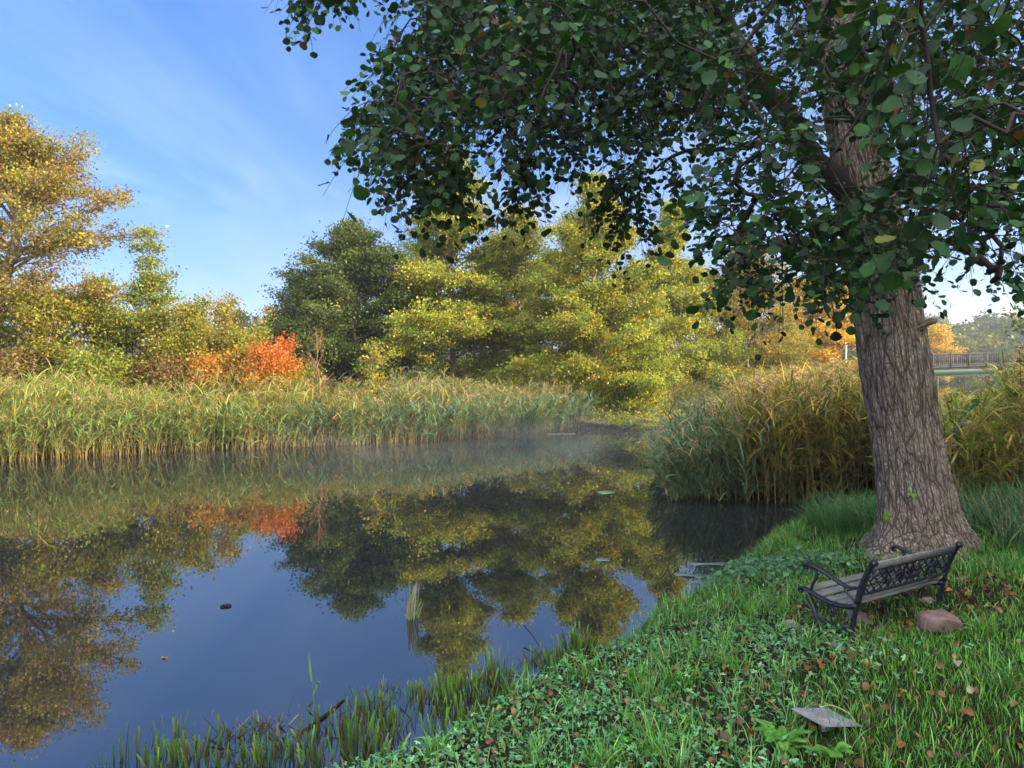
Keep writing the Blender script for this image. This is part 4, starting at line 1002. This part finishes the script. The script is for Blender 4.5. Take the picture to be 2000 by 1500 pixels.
# the dense leafy patch beside the water left of the bench
c0 = ground_at(1500, 1125)
q = r.normal(0, 1, (1500, 2)) * [.42, .28] + c0[:2]; k = river_sd(q[:, 0], q[:, 1]) > .0; q = q[k]
b = np.concatenate([q, (height(q[:, 0], q[:, 1]) + r.uniform(.02, .16, len(q)))[:, None]], 1)
inst(mb, ALV, ALF, b, frames(norm(r.normal(0, 1, (len(b), 3)) * [1, 1, .3] + [-.3, -.3, -.2]), norm(np.array([0, -.2, 1]) + r.normal(0, .35, (len(b), 3)))), r.uniform(.035, .065, len(b)), pick([(3, (.06, .15, .055)), (2, (.09, .2, .08))], len(b), r, .2))
tag(mb.build('ground_cover', M_GRASS), 'small dewy leaves of herbs and clover between the grass', 'ground cover', kind='stuff')

# feathery herb beside the metal plate
def herb_plant(name, label, g, fronds, Lf, pal):
    rt = thing(name, label, 'plant', g)
    mb = MB()
    for k in range(fronds):
        az = k * 2.4 + r.normal(0, .2); out = r.uniform(.5, 1.0) * Lf; up_ = r.uniform(.35, .9) * Lf
        pl = polyline([(0, 0, 0), (math.cos(az) * out * .45, math.sin(az) * out * .45, up_ * .75), (math.cos(az) * out, math.sin(az) * out, up_ * .8)], 14)
        W = np.full((1, 14), .002); strips(mb, pl[None], W, np.array([[-math.sin(az), math.cos(az), 0]]), np.array([[.12, .2, .05]]))
        cc = pick(pal, 1, r, .1)
        for q in range(3, 14):
            ax = norm(pl[q] - pl[q - 1]); sd = norm(np.cross(ax, [0, 0, 1]))
            for sg in (-1, 1):
                ln = .17 * Lf * math.sin(math.pi * (q / 14) ** .8) + .006
                d = norm(sd * sg + ax * .45 + [0, 0, -.1]); P_ = pl[q][None].copy()
                for z, l2 in ((0, ln), (.5, ln * .62), (-.45, ln * .5)):
                    inst(mb, LEAF2_V, LEAF2_F, P_ + d * ln * .3 * (z != 0), frames((d + ax * z)[None], np.array([[0, -.2, 1]])), np.array([l2]), cc * math.exp(r.normal(0, .15)))
    mb.build('fronds', M_GRASS, rt)
HB = [(2, (.085, .24, .03)), (1, (.12, .30, .04))]
herb_plant('feathery_herb', 'bright green feathery leaved herb left of the rusty metal plate', ground_at(1525, 1475), 15, .16, HB)
herb_plant('feathery_herb', 'bright green lobed leaf tuft directly in front of the metal plate', ground_at(1625, 1490), 8, .13, HB)

# fallen leaves: each one a thing
def fallen_mesh(k):
    rows = ((.1, .02), (.22, .22), (.42, .38), (.62, .42), (.82, .32), (.97, .05))
    V, Fc, A_ = broad_leaf(rows, (.75, -.6, .3)[k % 3], (.5, .35, -.55)[k % 3])
    mb = MB(); mb.add(V, Fc, (1, 1, 1), A_)
    return mb
cols = {'brown': (.15, .062, .020), 'dark': (.065, .034, .018), 'tan': (.27, .17, .07), 'yellow': (.34, .26, .06), 'grey': (.24, .20, .13)}
labs = {'brown': 'reddish brown curled leaf fallen in the grass of the near bank', 'dark': 'dark wet brown leaf fallen in the grass of the near bank', 'tan': 'pale tan dry leaf fallen in the grass of the near bank',
        'yellow': 'yellow leaf fallen in the grass of the near bank', 'grey': 'greyish faded leaf fallen in the grass of the near bank'}
protos = {}
for cname, c in cols.items():
    mt = leaf_mat('fallen_leaf_' + cname, trans=.12, rough=.55, spec=.35, veins=True, tint=(1, .9, .7))
    protos[cname] = []
    for k in range(3):
        mb = fallen_mesh(k + len(cname)); mb.C = [np.broadcast_to(np.array(c), (mb.n, 3))]
        o = mb.build('fallen_leaf', mt, smooth=True); protos[cname].append(o); COL.objects.unlink(o)
def drop_leaf(x, y, z, s_, cname, label=None, group='fallen leaves on the near bank', tilt=.6):
    o = protos[cname][int(r.integers(0, 3))].copy(); COL.objects.link(o)
    o.location = (x, y, z); o.rotation_euler = (r.normal(0, tilt), r.normal(0, tilt), r.uniform(0, 6.28)); o.scale = (s_,) * 3
    return tag(o, label or labs[cname], 'leaf', group)
n = 0
while n < 280:
    py = 1130 + 370 * r.random() ** .75; px = r.uniform(900, 2000)
    g = ground_at(px, py, 2, 14)
    if g[2] <= .05 or river_sd(g[0], g[1]) < .12: continue
    if r.random() > np.clip(1.5 * vnoise(g[0], g[1], 2.2, 31) - .1, .1, 1) * (1 - .55 * float(lawn(g[0], g[1]))): continue
    cn_ = r.choice(list(cols), p=[.46, .30, .15, .03, .06])
    drop_leaf(g[0], g[1], g[2] + r.uniform(.025, .06), r.uniform(.030, .054), cn_); n += 1

# leaf litter: the uncounted rest
b = spots(5200, -.8, 6, 2.7, 9, r, lambda x, y: r.random(len(x)) < np.clip(2.4 * vnoise(x, y, 1.9, 37) - .95, .03, 1) * (1 - .6 * lawn(x, y)), .1, False)
b2 = spots(1500, 2.3, 4.4, 5.2, 8.2, r, None, .1, False); b = np.concatenate([b, b2]); b[:, 2] += r.uniform(.004, .035, len(b))
mb = MB(); LV, LF_, LA_ = broad_leaf(((.1, .02), (.3, .3), (.6, .4), (.85, .28), (.97, .05)), .6, .4)
inst(mb, LV, LF_, b, frames(norm(r.normal(0, 1, (len(b), 3)) * [1, 1, .3]), norm(np.array([0, 0, 1]) + r.normal(0, .5, (len(b), 3)))), r.uniform(.028, .055, len(b)), pick([(4, (.13, .055, .020)), (3, (.06, .032, .018)), (2, (.22, .11, .04)), (.7, (.28, .19, .09))], len(b), r, .25), LA_)
tag(mb.build('leaf_litter', M_DRY, smooth=True), 'brown leaf litter matted between the grass of the near bank', 'leaf litter', kind='stuff')

# ================================================================== THE BENCH
Mb = np.stack([bx_dir, by_dir, nrm], 1)          # columns: along, forward, up
LEN = float(np.linalg.norm(RF - RN))
def bw(p): return RN + np.asarray(p, float) @ Mb.T
bench = thing('garden_bench', 'black cast iron garden bench with grey wooden slats facing the river below the big alder', 'bench', RN)
def bpart(mb, name, mat, parent, smooth=True): 
    for k in range(len(mb.V)): mb.V[k] = (mb.V[k] * BS) @ Mb.T
    return mb.build(name, mat, parent, smooth)
REAR = [(.0, -.01), (.035, .08), (.035, .2), (.0, .33), (-.015, .40)]
UP = [(-.015, .38), (-.045, .5), (-.10, .63), (-.155, .735), (-.185, .76)]
FRONT = [(.455, -.03), (.40, .05), (.385, .14), (.405, .25), (.44, .33), (.455, .38)]
SEAT = [(-.01, .355), (.08, .325), (.2, .325), (.32, .355), (.44, .405), (.505, .43), (.535, .42), (.535, .40), (.515, .395)]
ARM = [(-.055, .52), (.03, .505), (.10, .515), (.22, .575), (.34, .635), (.43, .665), (.465, .655), (.47, .63), (.45, .62)]
ARM2 = [(.385, .645), (.365, .60), (.37, .54), (.405, .48), (.43, .41)]
ARM3 = [(.10, .515), (.09, .46), (.05, .42), (.0, .38)]
STR = [(.39, .17), (.31, .155), (.23, .115), (.15, .12), (.08, .13), (.035, .09), (.01, .02)]
ORN = [(.235, .12), (.225, .17), (.235, .21), (.215, .25), (.235, .29), (.22, .325)]
def y_(mb, pts, x, rad, wide=1.6, n=18):
    pl = polyline([(x, a_, b_) for a_, b_ in pts], n)
    tube(mb, pl, np.asarray(rad) * 1.2, 6, flat=(wide, (1, 0, 0)))
for x in (0., LEN):
    mb = MB(); y_(mb, SEAT, x, np.linspace(.019, .015, 18), 1.35); y_(mb, UP, x, np.interp(np.linspace(0, 1, 18), [0, .8, 1], [.021, .022, .03]), 1.25)
    y_(mb, ORN, x, np.array([.008, .012] * 9), 1)
    a = np.linspace(0, 2 * np.pi, 15); tube(mb, np.stack([np.full(15, x), .225 + .034 * np.cos(a), .268 + .034 * np.sin(a)], 1), .008, 5)
    for y0, z0, rr in ((.19, .30, .03), (.30, .325, .028), (.36, .30, .022)):
        tube(mb, np.stack([np.full(15, x), y0 + rr * np.cos(a), z0 + rr * np.sin(a)], 1), .007, 5)
    ef = bpart(mb, 'end_frame', M_IRON, bench)
    mb = MB(); y_(mb, REAR, x, np.interp(np.linspace(0, 1, 18), [0, .1, 1], [.024, .017, .02]), 1.15); bpart(mb, 'leg', M_IRON, ef)
    mb = MB(); y_(mb, FRONT, x, np.interp(np.linspace(0, 1, 18), [0, .1, 1], [.026, .017, .018]), 1.15); bpart(mb, 'leg', M_IRON, ef)
    mb = MB(); y_(mb, ARM, x, np.interp(np.linspace(0, 1, 18), [0, .7, 1], [.013, .018, .012]), 1.5); y_(mb, ARM2, x, .011, 1.2); y_(mb, ARM3, x, .009, 1.1)
    bpart(mb, 'armrest', M_IRON, ef)
    mb = MB(); y_(mb, STR, x, .0115, 1.2); bpart(mb, 'stretcher', M_IRON, ef)
def slat(mb, y0, z0, wid, th, ang, x0=-.0, x1=None):
    """a bevelled board along the bench"""
    x1 = LEN if x1 is None else x1; c, s_ = math.cos(ang), math.sin(ang); b_ = .004
    prof = [(-wid / 2 + b_, -th / 2), (wid / 2 - b_, -th / 2), (wid / 2, -th / 2 + b_), (wid / 2, th / 2 - b_), (wid / 2 - b_, th / 2), (-wid / 2 + b_, th / 2), (-wid / 2, th / 2 - b_), (-wid / 2, -th / 2 + b_)]
    V = [(x, y0 + a_ * c - b2 * s_, z0 + a_ * s_ + b2 * c) for x in (x0, x1) for a_, b2 in prof]
    mb.add(V, [[k, (k + 1) % 8, 8 + (k + 1) % 8, 8 + k] for k in range(8)]); o_ = mb.n - 16
    mb.F += [np.array([[o_ + 7 - k for k in range(8)]]), np.array([[o_ + 8 + k for k in range(8)]])]
mb = MB()
for y0, z0, ang in ((.06, .352, -.12), (.155, .347, .02), (.255, .357, .16), (.36, .393, .30), (.455, .43, .30)): slat(mb, y0, z0, .083, .02, ang, .012, LEN - .012)
bpart(mb, 'seat', M_SLAT, bench, False)
mb = MB(); bk = math.radians(112)
slat(mb, -.142, .722, .07, .022, bk, .012, LEN - .012); slat(mb, -.012, .418, .05, .022, bk, .012, LEN - .012)
back = bpart(mb, 'backrest', M_SLAT, bench, False)
# cast lattice panel with rose scrolls
mb = MB()
def bp_(u, v): return (u, -.03 - .098 * v, .445 + .24 * v)          # panel coordinates
def pbar(pts, rad): tube(mb, polyline([bp_(*q) for q in pts], 10), rad, 5)
for v in (0., 1.): pbar([(.03, v), (LEN * .5, v), (LEN - .03, v)], .013)
for u in (.03, LEN * .5, LEN - .03): pbar([(u, 0), (u, 1)], .011)
nb_ = 13; du = (LEN - .06) / nb_
for k in range(-3, nb_ + 1):
    for sg in (1, -1):
        u0 = .03 + du * k; pts = []
        for v in np.linspace(0, 1, 7):
            u = u0 + 3 * du * (v if sg > 0 else 1 - v)
            if .03 <= u <= LEN - .03: pts.append((u, v))
        if len(pts) > 1: tube(mb, np.array([bp_(*q) for q in pts]), .0075, 4)
for k in range(26):
    u = r.uniform(.10, LEN - .10); v = r.uniform(.15, .85); a = np.linspace(0, 2 * np.pi * 1.5, 16); rr = np.linspace(.008, .034, 16)
    tube(mb, np.array([bp_(u + q * math.cos(t), v + q * math.sin(t) / .26) for q, t in zip(rr, a)]), .0085, 5)
bpart(mb, 'lattice_panel', M_IRON, back)

# ================================================================== STONES
def stone(label, g, size, seed, col=(1, 1, 1)):
    bm = bmesh.new(); bmesh.ops.create_icosphere(bm, subdivisions=4, radius=1)
    rr = np.random.default_rng(seed); pln = norm(rr.normal(size=(11, 3))); off = rr.uniform(.45, .78, 11)
    for v in bm.verts:
        p_ = np.array(v.co)
        for n_, o_ in zip(pln, off):
            d_ = p_ @ n_ - o_
            if d_ > 0: p_ = p_ - n_ * d_ * .9
        p_ += .05 * mnoise.noise(Vector(p_ * 2.2 + seed)) + .02 * mnoise.noise(Vector(p_ * 7 + seed))
        v.co = Vector(p_ * np.array(size))
    me = bpy.data.meshes.new('stone'); bm.to_mesh(me); bm.free()
    at_ = me.attributes.new('Col', 'FLOAT_COLOR', 'POINT'); at_.data.foreach_set('color', np.tile([*col, 1], len(me.vertices)).astype(np.float32))
    me.polygons.foreach_set('use_smooth', np.ones(len(me.polygons), bool)); me.materials.append(M_STONE)
    o = bpy.data.objects.new('stone', me); COL.objects.link(o); o.location = g; o.rotation_euler = (0, 0, rr.uniform(0, 6))
    return tag(o, label, 'stone')
g = ground_at(1843, 1240); stone('reddish boulder supporting the rear leg at the far end of the bench', g + [.01, .07, .05], (.15, .12, .135), 4, (.72, .62, .60))
g = ground_at(1682, 1212); stone('flat brown stone in the grass under the seat of the bench', g + [0, 0, .01], (.17, .12, .06), 8, (.8, .8, .75))
g = ground_at(1640, 1268); stone('small grey stone in front of the near rear leg of the bench', g, (.09, .06, .04), 12, (.7, .85, .95))
g = ground_at(1548, 1222); stone('pale flat stone in the grass left of the front bench leg', g, (.11, .07, .04), 15, (1.1, 1.2, 1.2))
g = ground_at(1815, 1175); stone('pale stone in the leaves below the far end of the bench', g, (.07, .06, .05), 17, (1.15, 1.15, 1.05))

# ================================================================== METAL PLATE ON ITS SHORT POST
g = ground_at(1612, 1425); PZ = g[2] + .06
plate_t = thing('metal_post_plate', 'square grey rusty steel plate with holes on a short post in the grass', 'post plate', (g[0], g[1], g[2]))
bm = bmesh.new()
def loop(pts):
    vs = [bm.verts.new(p_) for p_ in pts]; return [bm.edges.new((vs[k], vs[(k + 1) % len(vs)])) for k in range(len(vs))]
S_ = .118; ed = []
cor = []
for k in range(4):
    a0 = k * math.pi / 2 + math.pi / 4; cx_, cy2 = math.cos(a0) * S_ * 1.38, math.sin(a0) * S_ * 1.38
    for da in (-.35, 0, .35): cor.append((cx_ * .965 + .006 * math.cos(a0 + da * 4), cy2 * .965 + .006 * math.sin(a0 + da * 4), 0))
ed += loop(cor)
for hx, hy, ra_, rb_ in ((.008, .004, .021, .013), (.036, -.010, .010, .007)):
    ed += loop([(hx + ra_ * math.cos(t), hy + rb_ * math.sin(t), 0) for t in np.linspace(0, 2 * np.pi, 14, endpoint=False)])
bmesh.ops.triangle_fill(bm, edges=ed, use_beauty=True)
geo = bmesh.ops.extrude_face_region(bm, geom=bm.faces[:])
bmesh.ops.translate(bm, verts=[v for v in geo['geom'] if isinstance(v, bmesh.types.BMVert)], vec=(0, 0, .007))
bmesh.ops.recalc_face_normals(bm, faces=bm.faces[:])
me = bpy.data.meshes.new('plate'); bm.to_mesh(me); bm.free(); me.materials.append(M_ZINC)
po = bpy.data.objects.new('plate', me); COL.objects.link(po); po.parent = plate_t; po.location = (0, 0, .06); po.rotation_euler = (math.radians(-4), math.radians(9), math.radians(20))
mb = MB(); tube(mb, np.array([(0, .0, -.1), (0, 0, .03), (0, 0, .058)]), [.036, .036, .036], 4); mb.build('post', M_ZINC, plate_t)
drop_leaf(g[0] - .035, g[1] - .045, PZ + .016, .05, 'yellow', 'orange yellow leaf lying on the grey metal plate', None, .08)
mb = MB(); tube(mb, polyline([(g[0] + .0, g[1] + .07, PZ + .02), (g[0] + .06, g[1] + .06, PZ + .035), (g[0] + .13, g[1] + .0, PZ + .01), (g[0] + .16, g[1] - .04, PZ - .08)], 16), .0016, 5, (.6, .5, .32))
tag(mb.build('dry_stalk', M_DRY), 'thin pale dry stalk curving over the metal plate', 'stalk')

# ================================================================== THINGS IN THE WATER
def on_water(px, py):
    d = at(px, py, 1.) - np.array([0, 0, CAMZ]); k = -CAMZ / d[2]; return np.array([d[0] * k, d[1] * k, 0.])
r = np.random.default_rng(51)
def tuft_mesh(kind, k):
    mb = MB()
    n = {'cut': 17, 'big': 42, 'dead': 26, 'thin': 6}[kind]; sp_ = {'cut': .032, 'big': .045, 'dead': .038, 'thin': .025}[kind]
    bb = np.concatenate([r.normal(0, sp_, (n, 2)), np.full((n, 1), -.12)], 1)
    Hh = {'cut': r.uniform(.05, .13, n), 'big': r.uniform(.08, .17, n), 'dead': r.uniform(.02, .09, n), 'thin': r.uniform(.06, .20, n)}[kind] + .12
    ld = bb[:, :2] / .3 + r.normal(0, .10 if kind != 'dead' else .5, (n, 2))
    t = np.array([0, .4, .8, 1.0])
    P_ = bb[:, None] + np.stack([ld[:, :1] * Hh[:, None] * t ** 1.4, ld[:, 1:] * Hh[:, None] * t ** 1.4, Hh[:, None] * t + 0 * t], -1)
    sd = rdir(n, r) * [1, 1, .1]; sd = norm(sd)
    wv = r.uniform(.0035, .0075, (n, 1)) * np.array([.8, 1, .95, .75])
    g_ = pick([(3, (.09, .19, .025)), (2, (.14, .26, .035)), (1, (.07, .12, .03))], n, r, .25); d_ = np.array([.06, .05, .03])
    dry = r.random(n) < (.9 if kind == 'dead' else .18)
    g_ = np.where(dry[:, None], np.array([.10, .075, .045]) * np.exp(r.normal(0, .3, (n, 1))), g_)
    cc = np.stack([d_ * .4 + g_ * 0, d_ * .6 + g_ * .15, g_ * .8, g_], 1)
    strips(mb, P_, wv, sd, cc)
    return mb
tp = {k: [tuft_mesh(k, q).build('rush_tuft', M_GRASS) for q in range(4)] for k in ('cut', 'big', 'dead', 'thin')}
for v in tp.values():
    for o in v: COL.objects.unlink(o)
TL = {'cut': 'small tuft of cut green rushes standing in the shallow water', 'big': 'dense clump of cut rushes standing in the shallow water', 'dead': 'dark withered rush stump in the shallow water', 'thin': 'few thin green rush stems standing in the shallow water'}
A_ = [(20, 995, 'thin'), (80, 980, 'thin'), (145, 960, 'thin'), (255, 950, 'cut'), (290, 995, 'cut'), (345, 880, 'cut'), (375, 960, 'cut'), (430, 985, 'cut'), (480, 930, 'dead'), (610, 880, 'thin'), (600, 850, 'dead'), (720, 830, 'dead'), (770, 810, 'dead'), (830, 810, 'dead'),
      (815, 880, 'thin'), (860, 910, 'cut'), (890, 890, 'dead'), (940, 940, 'cut'), (1000, 880, 'thin'), (1040, 900, 'cut'), (1060, 790, 'cut'), (1130, 810, 'dead'), (1180, 820, 'cut'), (1215, 720, 'thin'), (1260, 780, 'cut'), (1330, 720, 'dead'), (1320, 730, 'big'), (1370, 770, 'cut'), (1385, 620, 'dead'),
      (1240, 920, 'big'), (1320, 960, 'big'), (1390, 850, 'big'), (1440, 780, 'cut'), (1520, 640, 'cut'), (1550, 690, 'cut'), (1600, 640, 'big'), (1650, 730, 'cut'), (1700, 650, 'big'), (1740, 600, 'cut'), (1780, 760, 'cut'), (1830, 620, 'cut'), (1880, 720, 'cut'), (1950, 660, 'big'), (1640, 830, 'cut'),
      (1500, 960, 'cut'), (750, 970, 'cut'), (660, 940, 'cut'), (560, 990, 'cut'), (690, 995, 'cut'), (800, 990, 'big'), (1030, 985, 'big')]
B_ = [(1030, 450, 'cut'), (1120, 490, 'cut'), (1200, 500, 'big'), (1250, 440, 'cut'), (1350, 430, 'big'), (1400, 340, 'big'), (1470, 330, 'big'), (1520, 530, 'big'), (1430, 570, 'cut'), (920, 450, 'dead'), (640, 690, 'big'), (700, 800, 'cut'), (500, 620, 'cut'), (420, 760, 'cut'), (330, 820, 'cut'), (520, 900, 'cut'), (110, 790, 'cut'),
      (450, 980, 'cut'), (200, 960, 'cut'), (280, 1090, 'cut'), (60, 690, 'cut'), (180, 700, 'cut'), (600, 640, 'big'), (790, 700, 'thin'), (850, 700, 'thin')]
for src, f0, x0, y0 in ((A_, 2.5, 200, 1100), (B_, 5., 850, 1200)):
    for u, v, kd in src:
        g = on_water(x0 + u / f0, y0 + v / f0)
        if river_sd(g[0], g[1]) > .25: continue
        o = tp[kd][int(r.integers(0, 4))].copy(); COL.objects.link(o); o.location = g; o.rotation_euler = (0, 0, r.uniform(0, 6)); s_ = r.uniform(.7, 1.3); o.scale = (s_, s_, s_ * r.uniform(.6, 1.3))
        tag(o, TL[kd], 'rush tuft', 'rush tufts in the shallow water')
# the lone reed shoot
g = on_water(613, 1385); rt = thing('reed_shoot', 'lone slender green reed shoot rising from open water near the bottom left', 'reed', g)
mb = MB(); tube(mb, np.array([(0, 0, -.15), (.0, 0, .12), (-.012, 0, .26)]), [.003, .003, .002], 5, (.14, .2, .05)); mb.build('stem', M_DRY, rt)
mb = MB(); P_ = np.array([[(-.012, 0, .2), (-.022, 0, .27), (-.026, 0, .34), (-.032, 0, .42)], [(0, 0, .1), (.02, 0, .17), (.03, 0, .2), (.05, 0, .19)], [(0, 0, .05), (-.03, 0, .03), (-.05, 0, .0), (-.06, 0, -.01)]], float)
strips(mb, P_, np.tile(np.array([.004, .008, .006, .001]), (3, 1)), np.array([[1., .2, 0]] * 3), np.array([[.16, .28, .05], [.15, .24, .05], [.06, .05, .03]])); mb.build('leaves', M_GRASS, rt)
# the bleached stump further out
g = on_water(803, 1207); mb = MB(); n = 46
bb = np.concatenate([r.normal(0, .045, (n, 2)), np.full((n, 1), -.1)], 1); Hh = r.uniform(.1, .36, n) + .1; t = np.linspace(0, 1, 5)
P_ = bb[:, None] + np.stack([(.12 + r.normal(0, .1, (n, 1))) * Hh[:, None] * t ** 2, r.normal(0, .12, (n, 1)) * Hh[:, None] * t, Hh[:, None] * t], -1)
strips(mb, P_, np.tile(np.array([.006, .008, .007, .005, .002]), (n, 1)), norm(rdir(n, r) * [1, 1, .1]), np.where(r.random((n, 1)) < .3, [[.10, .22, .05]], [[.36, .31, .20]]) * np.exp(r.normal(0, .25, (n, 1))))
tag(mb.build('sedge_stump', M_DRY, loc=None), 'bleached old sedge clump standing alone out in the river', 'sedge clump').location = g
# floating bits
def pad(px, py, rx, ry, name, label, cat, col, rot=0., grp=None):
    g = on_water(px, py); mb = MB(); a = np.linspace(.12, 2 * np.pi - .12, 22); c, s_ = math.cos(rot), math.sin(rot)
    V = [(0, 0, .006)] + [((rx * math.cos(t) * c - ry * math.sin(t) * s_), (rx * math.cos(t) * s_ + ry * math.sin(t) * c), .008 + .006 * math.sin(3 * t)) for t in a]
    V2 = [(x, y, z - .006) for x, y, z in V]; k = len(V)
    mb.add(np.array(V + V2), [[0, q, q + 1] for q in range(1, k - 1)], col)
    mb.F.append(np.array([[k, k + q + 1, k + q] for q in range(1, k - 1)])); mb.F.append(np.array([[q, k + q, k + q + 1, q + 1] for q in range(1, k - 1)]))
    o = mb.build(name, M_GRASS); o.location = g; return tag(o, label, cat, grp)
pad(1184, 962, .17, .17, 'lily_pad', 'round pale green lily pad floating left of the reed clump', 'lily pad', (.16, .26, .13), .5)
pad(1178, 1094, .09, .08, 'lily_pad', 'small grey green pad floating on the golden reflection', 'lily pad', (.18, .25, .18))
pad(1382, 1102, .22, .055, 'floating_leaf', 'long pale leaf floating at the edge of the reeds, uppermost of a few', 'leaf', (.20, .25, .22), .05)
pad(1345, 1124, .17, .06, 'floating_leaf', 'broad grey leaf floating below the longest pale one', 'leaf', (.18, .24, .22), -.2)
pad(1372, 1127, .10, .05, 'floating_leaf', 'small grey leaf floating close to the near bank', 'leaf', (.16, .22, .2), .4)
pad(1096, 848, .5, .12, 'floating_leaf', 'pale drifted stalks lying on the water at the end of the far reeds', 'leaf', (.26, .25, .2), .1)
pad(322, 1285, .03, .02, 'floating_leaf', 'tiny brown leaf floating on the blue water at the lower left', 'leaf', (.25, .17, .12))
def stick(pts, ra, name, label, col):
    mb = MB(); P_ = polyline(pts, 14); tube(mb, P_, np.linspace(ra, ra * .5, 14), 6, col); return tag(mb.build(name, M_TWIG), label, 'stick')
gw = lambda px, py, z: tuple(on_water(px, py) + [0, 0, z])
stick([gw(588, 1432, .0), gw(632, 1402, .012), gw(672, 1368, .006)], .013, 'stick', 'dark stick slanting out of the water between the rush tufts', (.6, .6, .6))
stick([gw(1200, 1252, .004), gw(1240, 1244, .01), gw(1282, 1234, .05)], .009, 'stick', 'dark stick lying on the water beside the grassy edge', (.7, .65, .6))
stick([gw(985, 1318, .012), gw(1010, 1319, .012), gw(1034, 1321, .012)], .006, 'stick', 'short dark twig floating beside a clump of cut rushes', (.6, .5, .4))
stick([gw(1024, 1244, .10), gw(1045, 1262, .06), gw(1070, 1288, -.03)], .007, 'stick', 'thin bent twig rising from the water at the tip of the reflected trees', (.9, .8, .6))
stick([gw(402, 1450, .03), gw(425, 1458, .015), gw(446, 1470, -.01)], .008, 'stick', 'broken dark stalk lying on the water at the bottom left', (.5, .5, .45))
for k in range(34):
    px, py = r.uniform(380, 1060), r.uniform(1300, 1470); g = on_water(px, py)
    if river_sd(g[0], g[1]) > -.08 or py < 1740 - .46 * px or py > 1640 - .27 * px: continue
    a_ = r.uniform(0, 3.1); l_ = r.uniform(.03, .10); dv = np.array([math.cos(a_) * l_, math.sin(a_) * l_, 0])
    mb = MB(); tube(mb, np.array([-dv + [0, 0, .004], [0, 0, .006], dv + [0, 0, r.uniform(.003, .03)]]), .0035, 5, (1.2, 1.0, .7)); o = mb.build('floating_stalk', M_TWIG); o.location = g
    tag(o, 'thin dead stalk floating among the cut rushes', 'stalk', 'dead stalks floating among the rushes')
g = on_water(441, 1185); mb = MB()
for k in range(9):
    az = k * .75; tube(mb, polyline([(0, 0, .005), (.03 * math.cos(az), .03 * math.sin(az), .016), (.055 * math.cos(az), .055 * math.sin(az), .004)], 6), .006, 4, (.3, .3, .3))
o = mb.build('drifting_twigs', M_TWIG); o.location = g; tag(o, 'small dark knot of twigs drifting on the open blue water', 'twigs')

# ================================================================== BRIDGE, POLE
br0, br1 = at(1800, 700, 57.), at(2085, 700, 63.); d = br1 - br0; d[2] = 0; Lb = np.linalg.norm(d); d /= Lb; br0[2] = 0
bridge = thing('footbridge', 'green steel footbridge with grey timber railing over the river on the right', 'bridge', br0)
nrm2 = np.array([-d[1], d[0], 0])
def zb(s): return 1.75 + .22 * (1 - ((s - Lb * .75) / Lb) ** 2 * 1.4)
def bar(mb, s0, s1, off, z0, z1, w_, n=14):
    s = np.linspace(s0, s1, n); V = []
    for q in s:
        for o_, z_ in ((-w_, z0), (w_, z0), (w_, z1), (-w_, z1)): V.append(d * q + nrm2 * (off + o_) + np.array([0, 0, zb(q) + z_]))
    i_ = np.arange(n - 1)[:, None] * 4; j_ = np.arange(4)[None]
    mb.add(V, np.stack([i_ + j_, i_ + (j_ + 1) % 4, i_ + 4 + (j_ + 1) % 4, i_ + 4 + j_], -1).reshape(-1, 4)); o_ = mb.n - 4 * n
    mb.F += [np.array([[o_ + 3, o_ + 2, o_ + 1, o_]]), np.array([[o_ + 4 * n - 4, o_ + 4 * n - 3, o_ + 4 * n - 2, o_ + 4 * n - 1]])]
for off in (-1.1, 1.1):
    mb = MB(); bar(mb, -3, Lb + 6, off, -.68, -.02, .05); bar(mb, -3, Lb + 6, off, -.70, -.64, .16); bar(mb, -3, Lb + 6, off, -.14, -.10, .13); mb.build('girder', M_GREEN, bridge)
mb = MB(); bar(mb, -3, Lb + 6, 0, -.016, .07, 1.32); mb.build('deck', M_RAIL, bridge)
for off in (-1.24, 1.24):
    mb = MB(); bar(mb, -3, Lb + 6, off, .95, 1.02, .05); bar(mb, -3, Lb + 6, off, .16, .22, .03)
    rl = mb.build('railing', M_RAIL, bridge)
    mb = MB()
    for s in np.arange(-2.9, Lb + 6, .21): bar(mb, s, s + .05, off, .221, .949, .02, 2)
    mb.build('balusters', M_RAIL, rl)
    for s in np.arange(-2.4, Lb + 5, 1.9):
        mb = MB(); bar(mb, s, s + .11, off + (.1 if off > 0 else -.1), -.1, 1.03, .045, 2); mb.build('post', M_RAIL, rl)
for q in (-2.2, Lb + 5):
    mb = MB(); bar(mb, q - .5, q + .5, 0, -3.4, -.70, 1.4, 3); mb.build('pier', M_STONE, bridge)
gp = at(1652, 700, 48.); rt = thing('pole', 'thin white pole standing just left of the big trunk', 'pole', (gp[0], gp[1], float(height(gp[0], gp[1]))))
zt = at(1652, 648, 48.)[2] - rt.location.z
mb = MB(); tube(mb, np.array([(0, 0, 0), (0, 0, zt * .5), (0, 0, zt)]), [.07, .06, .05], 8); mb.build('shaft', M_WHITE, rt)
mb = MB(); tube(mb, np.array([(0, 0, zt), (0, 0, zt + .05), (0, 0, zt + .12), (0, 0, zt + .2)]), [.05, .12, .12, .03], 8); mb.build('cap', M_WHITE, rt)

# root plate and pale stump on the far bank at the bend
g = ground_at(1384, 818, 10, 60); mb = MB(); tube(mb, np.array([(0, 0, -.2), (0, 0, .2), (.05, 0, .5)]), [.42, .36, .34], 12, (2.0, 1.4, 1.0)); o = mb.build('tree_stump', M_TRUNK); o.location = g
tag(o, 'pale sawn tree stump on the far bank at the river bend', 'stump')
print('objects', len(bpy.data.objects), 'polys', sum(len(m_.polygons) for m_ in bpy.data.meshes))
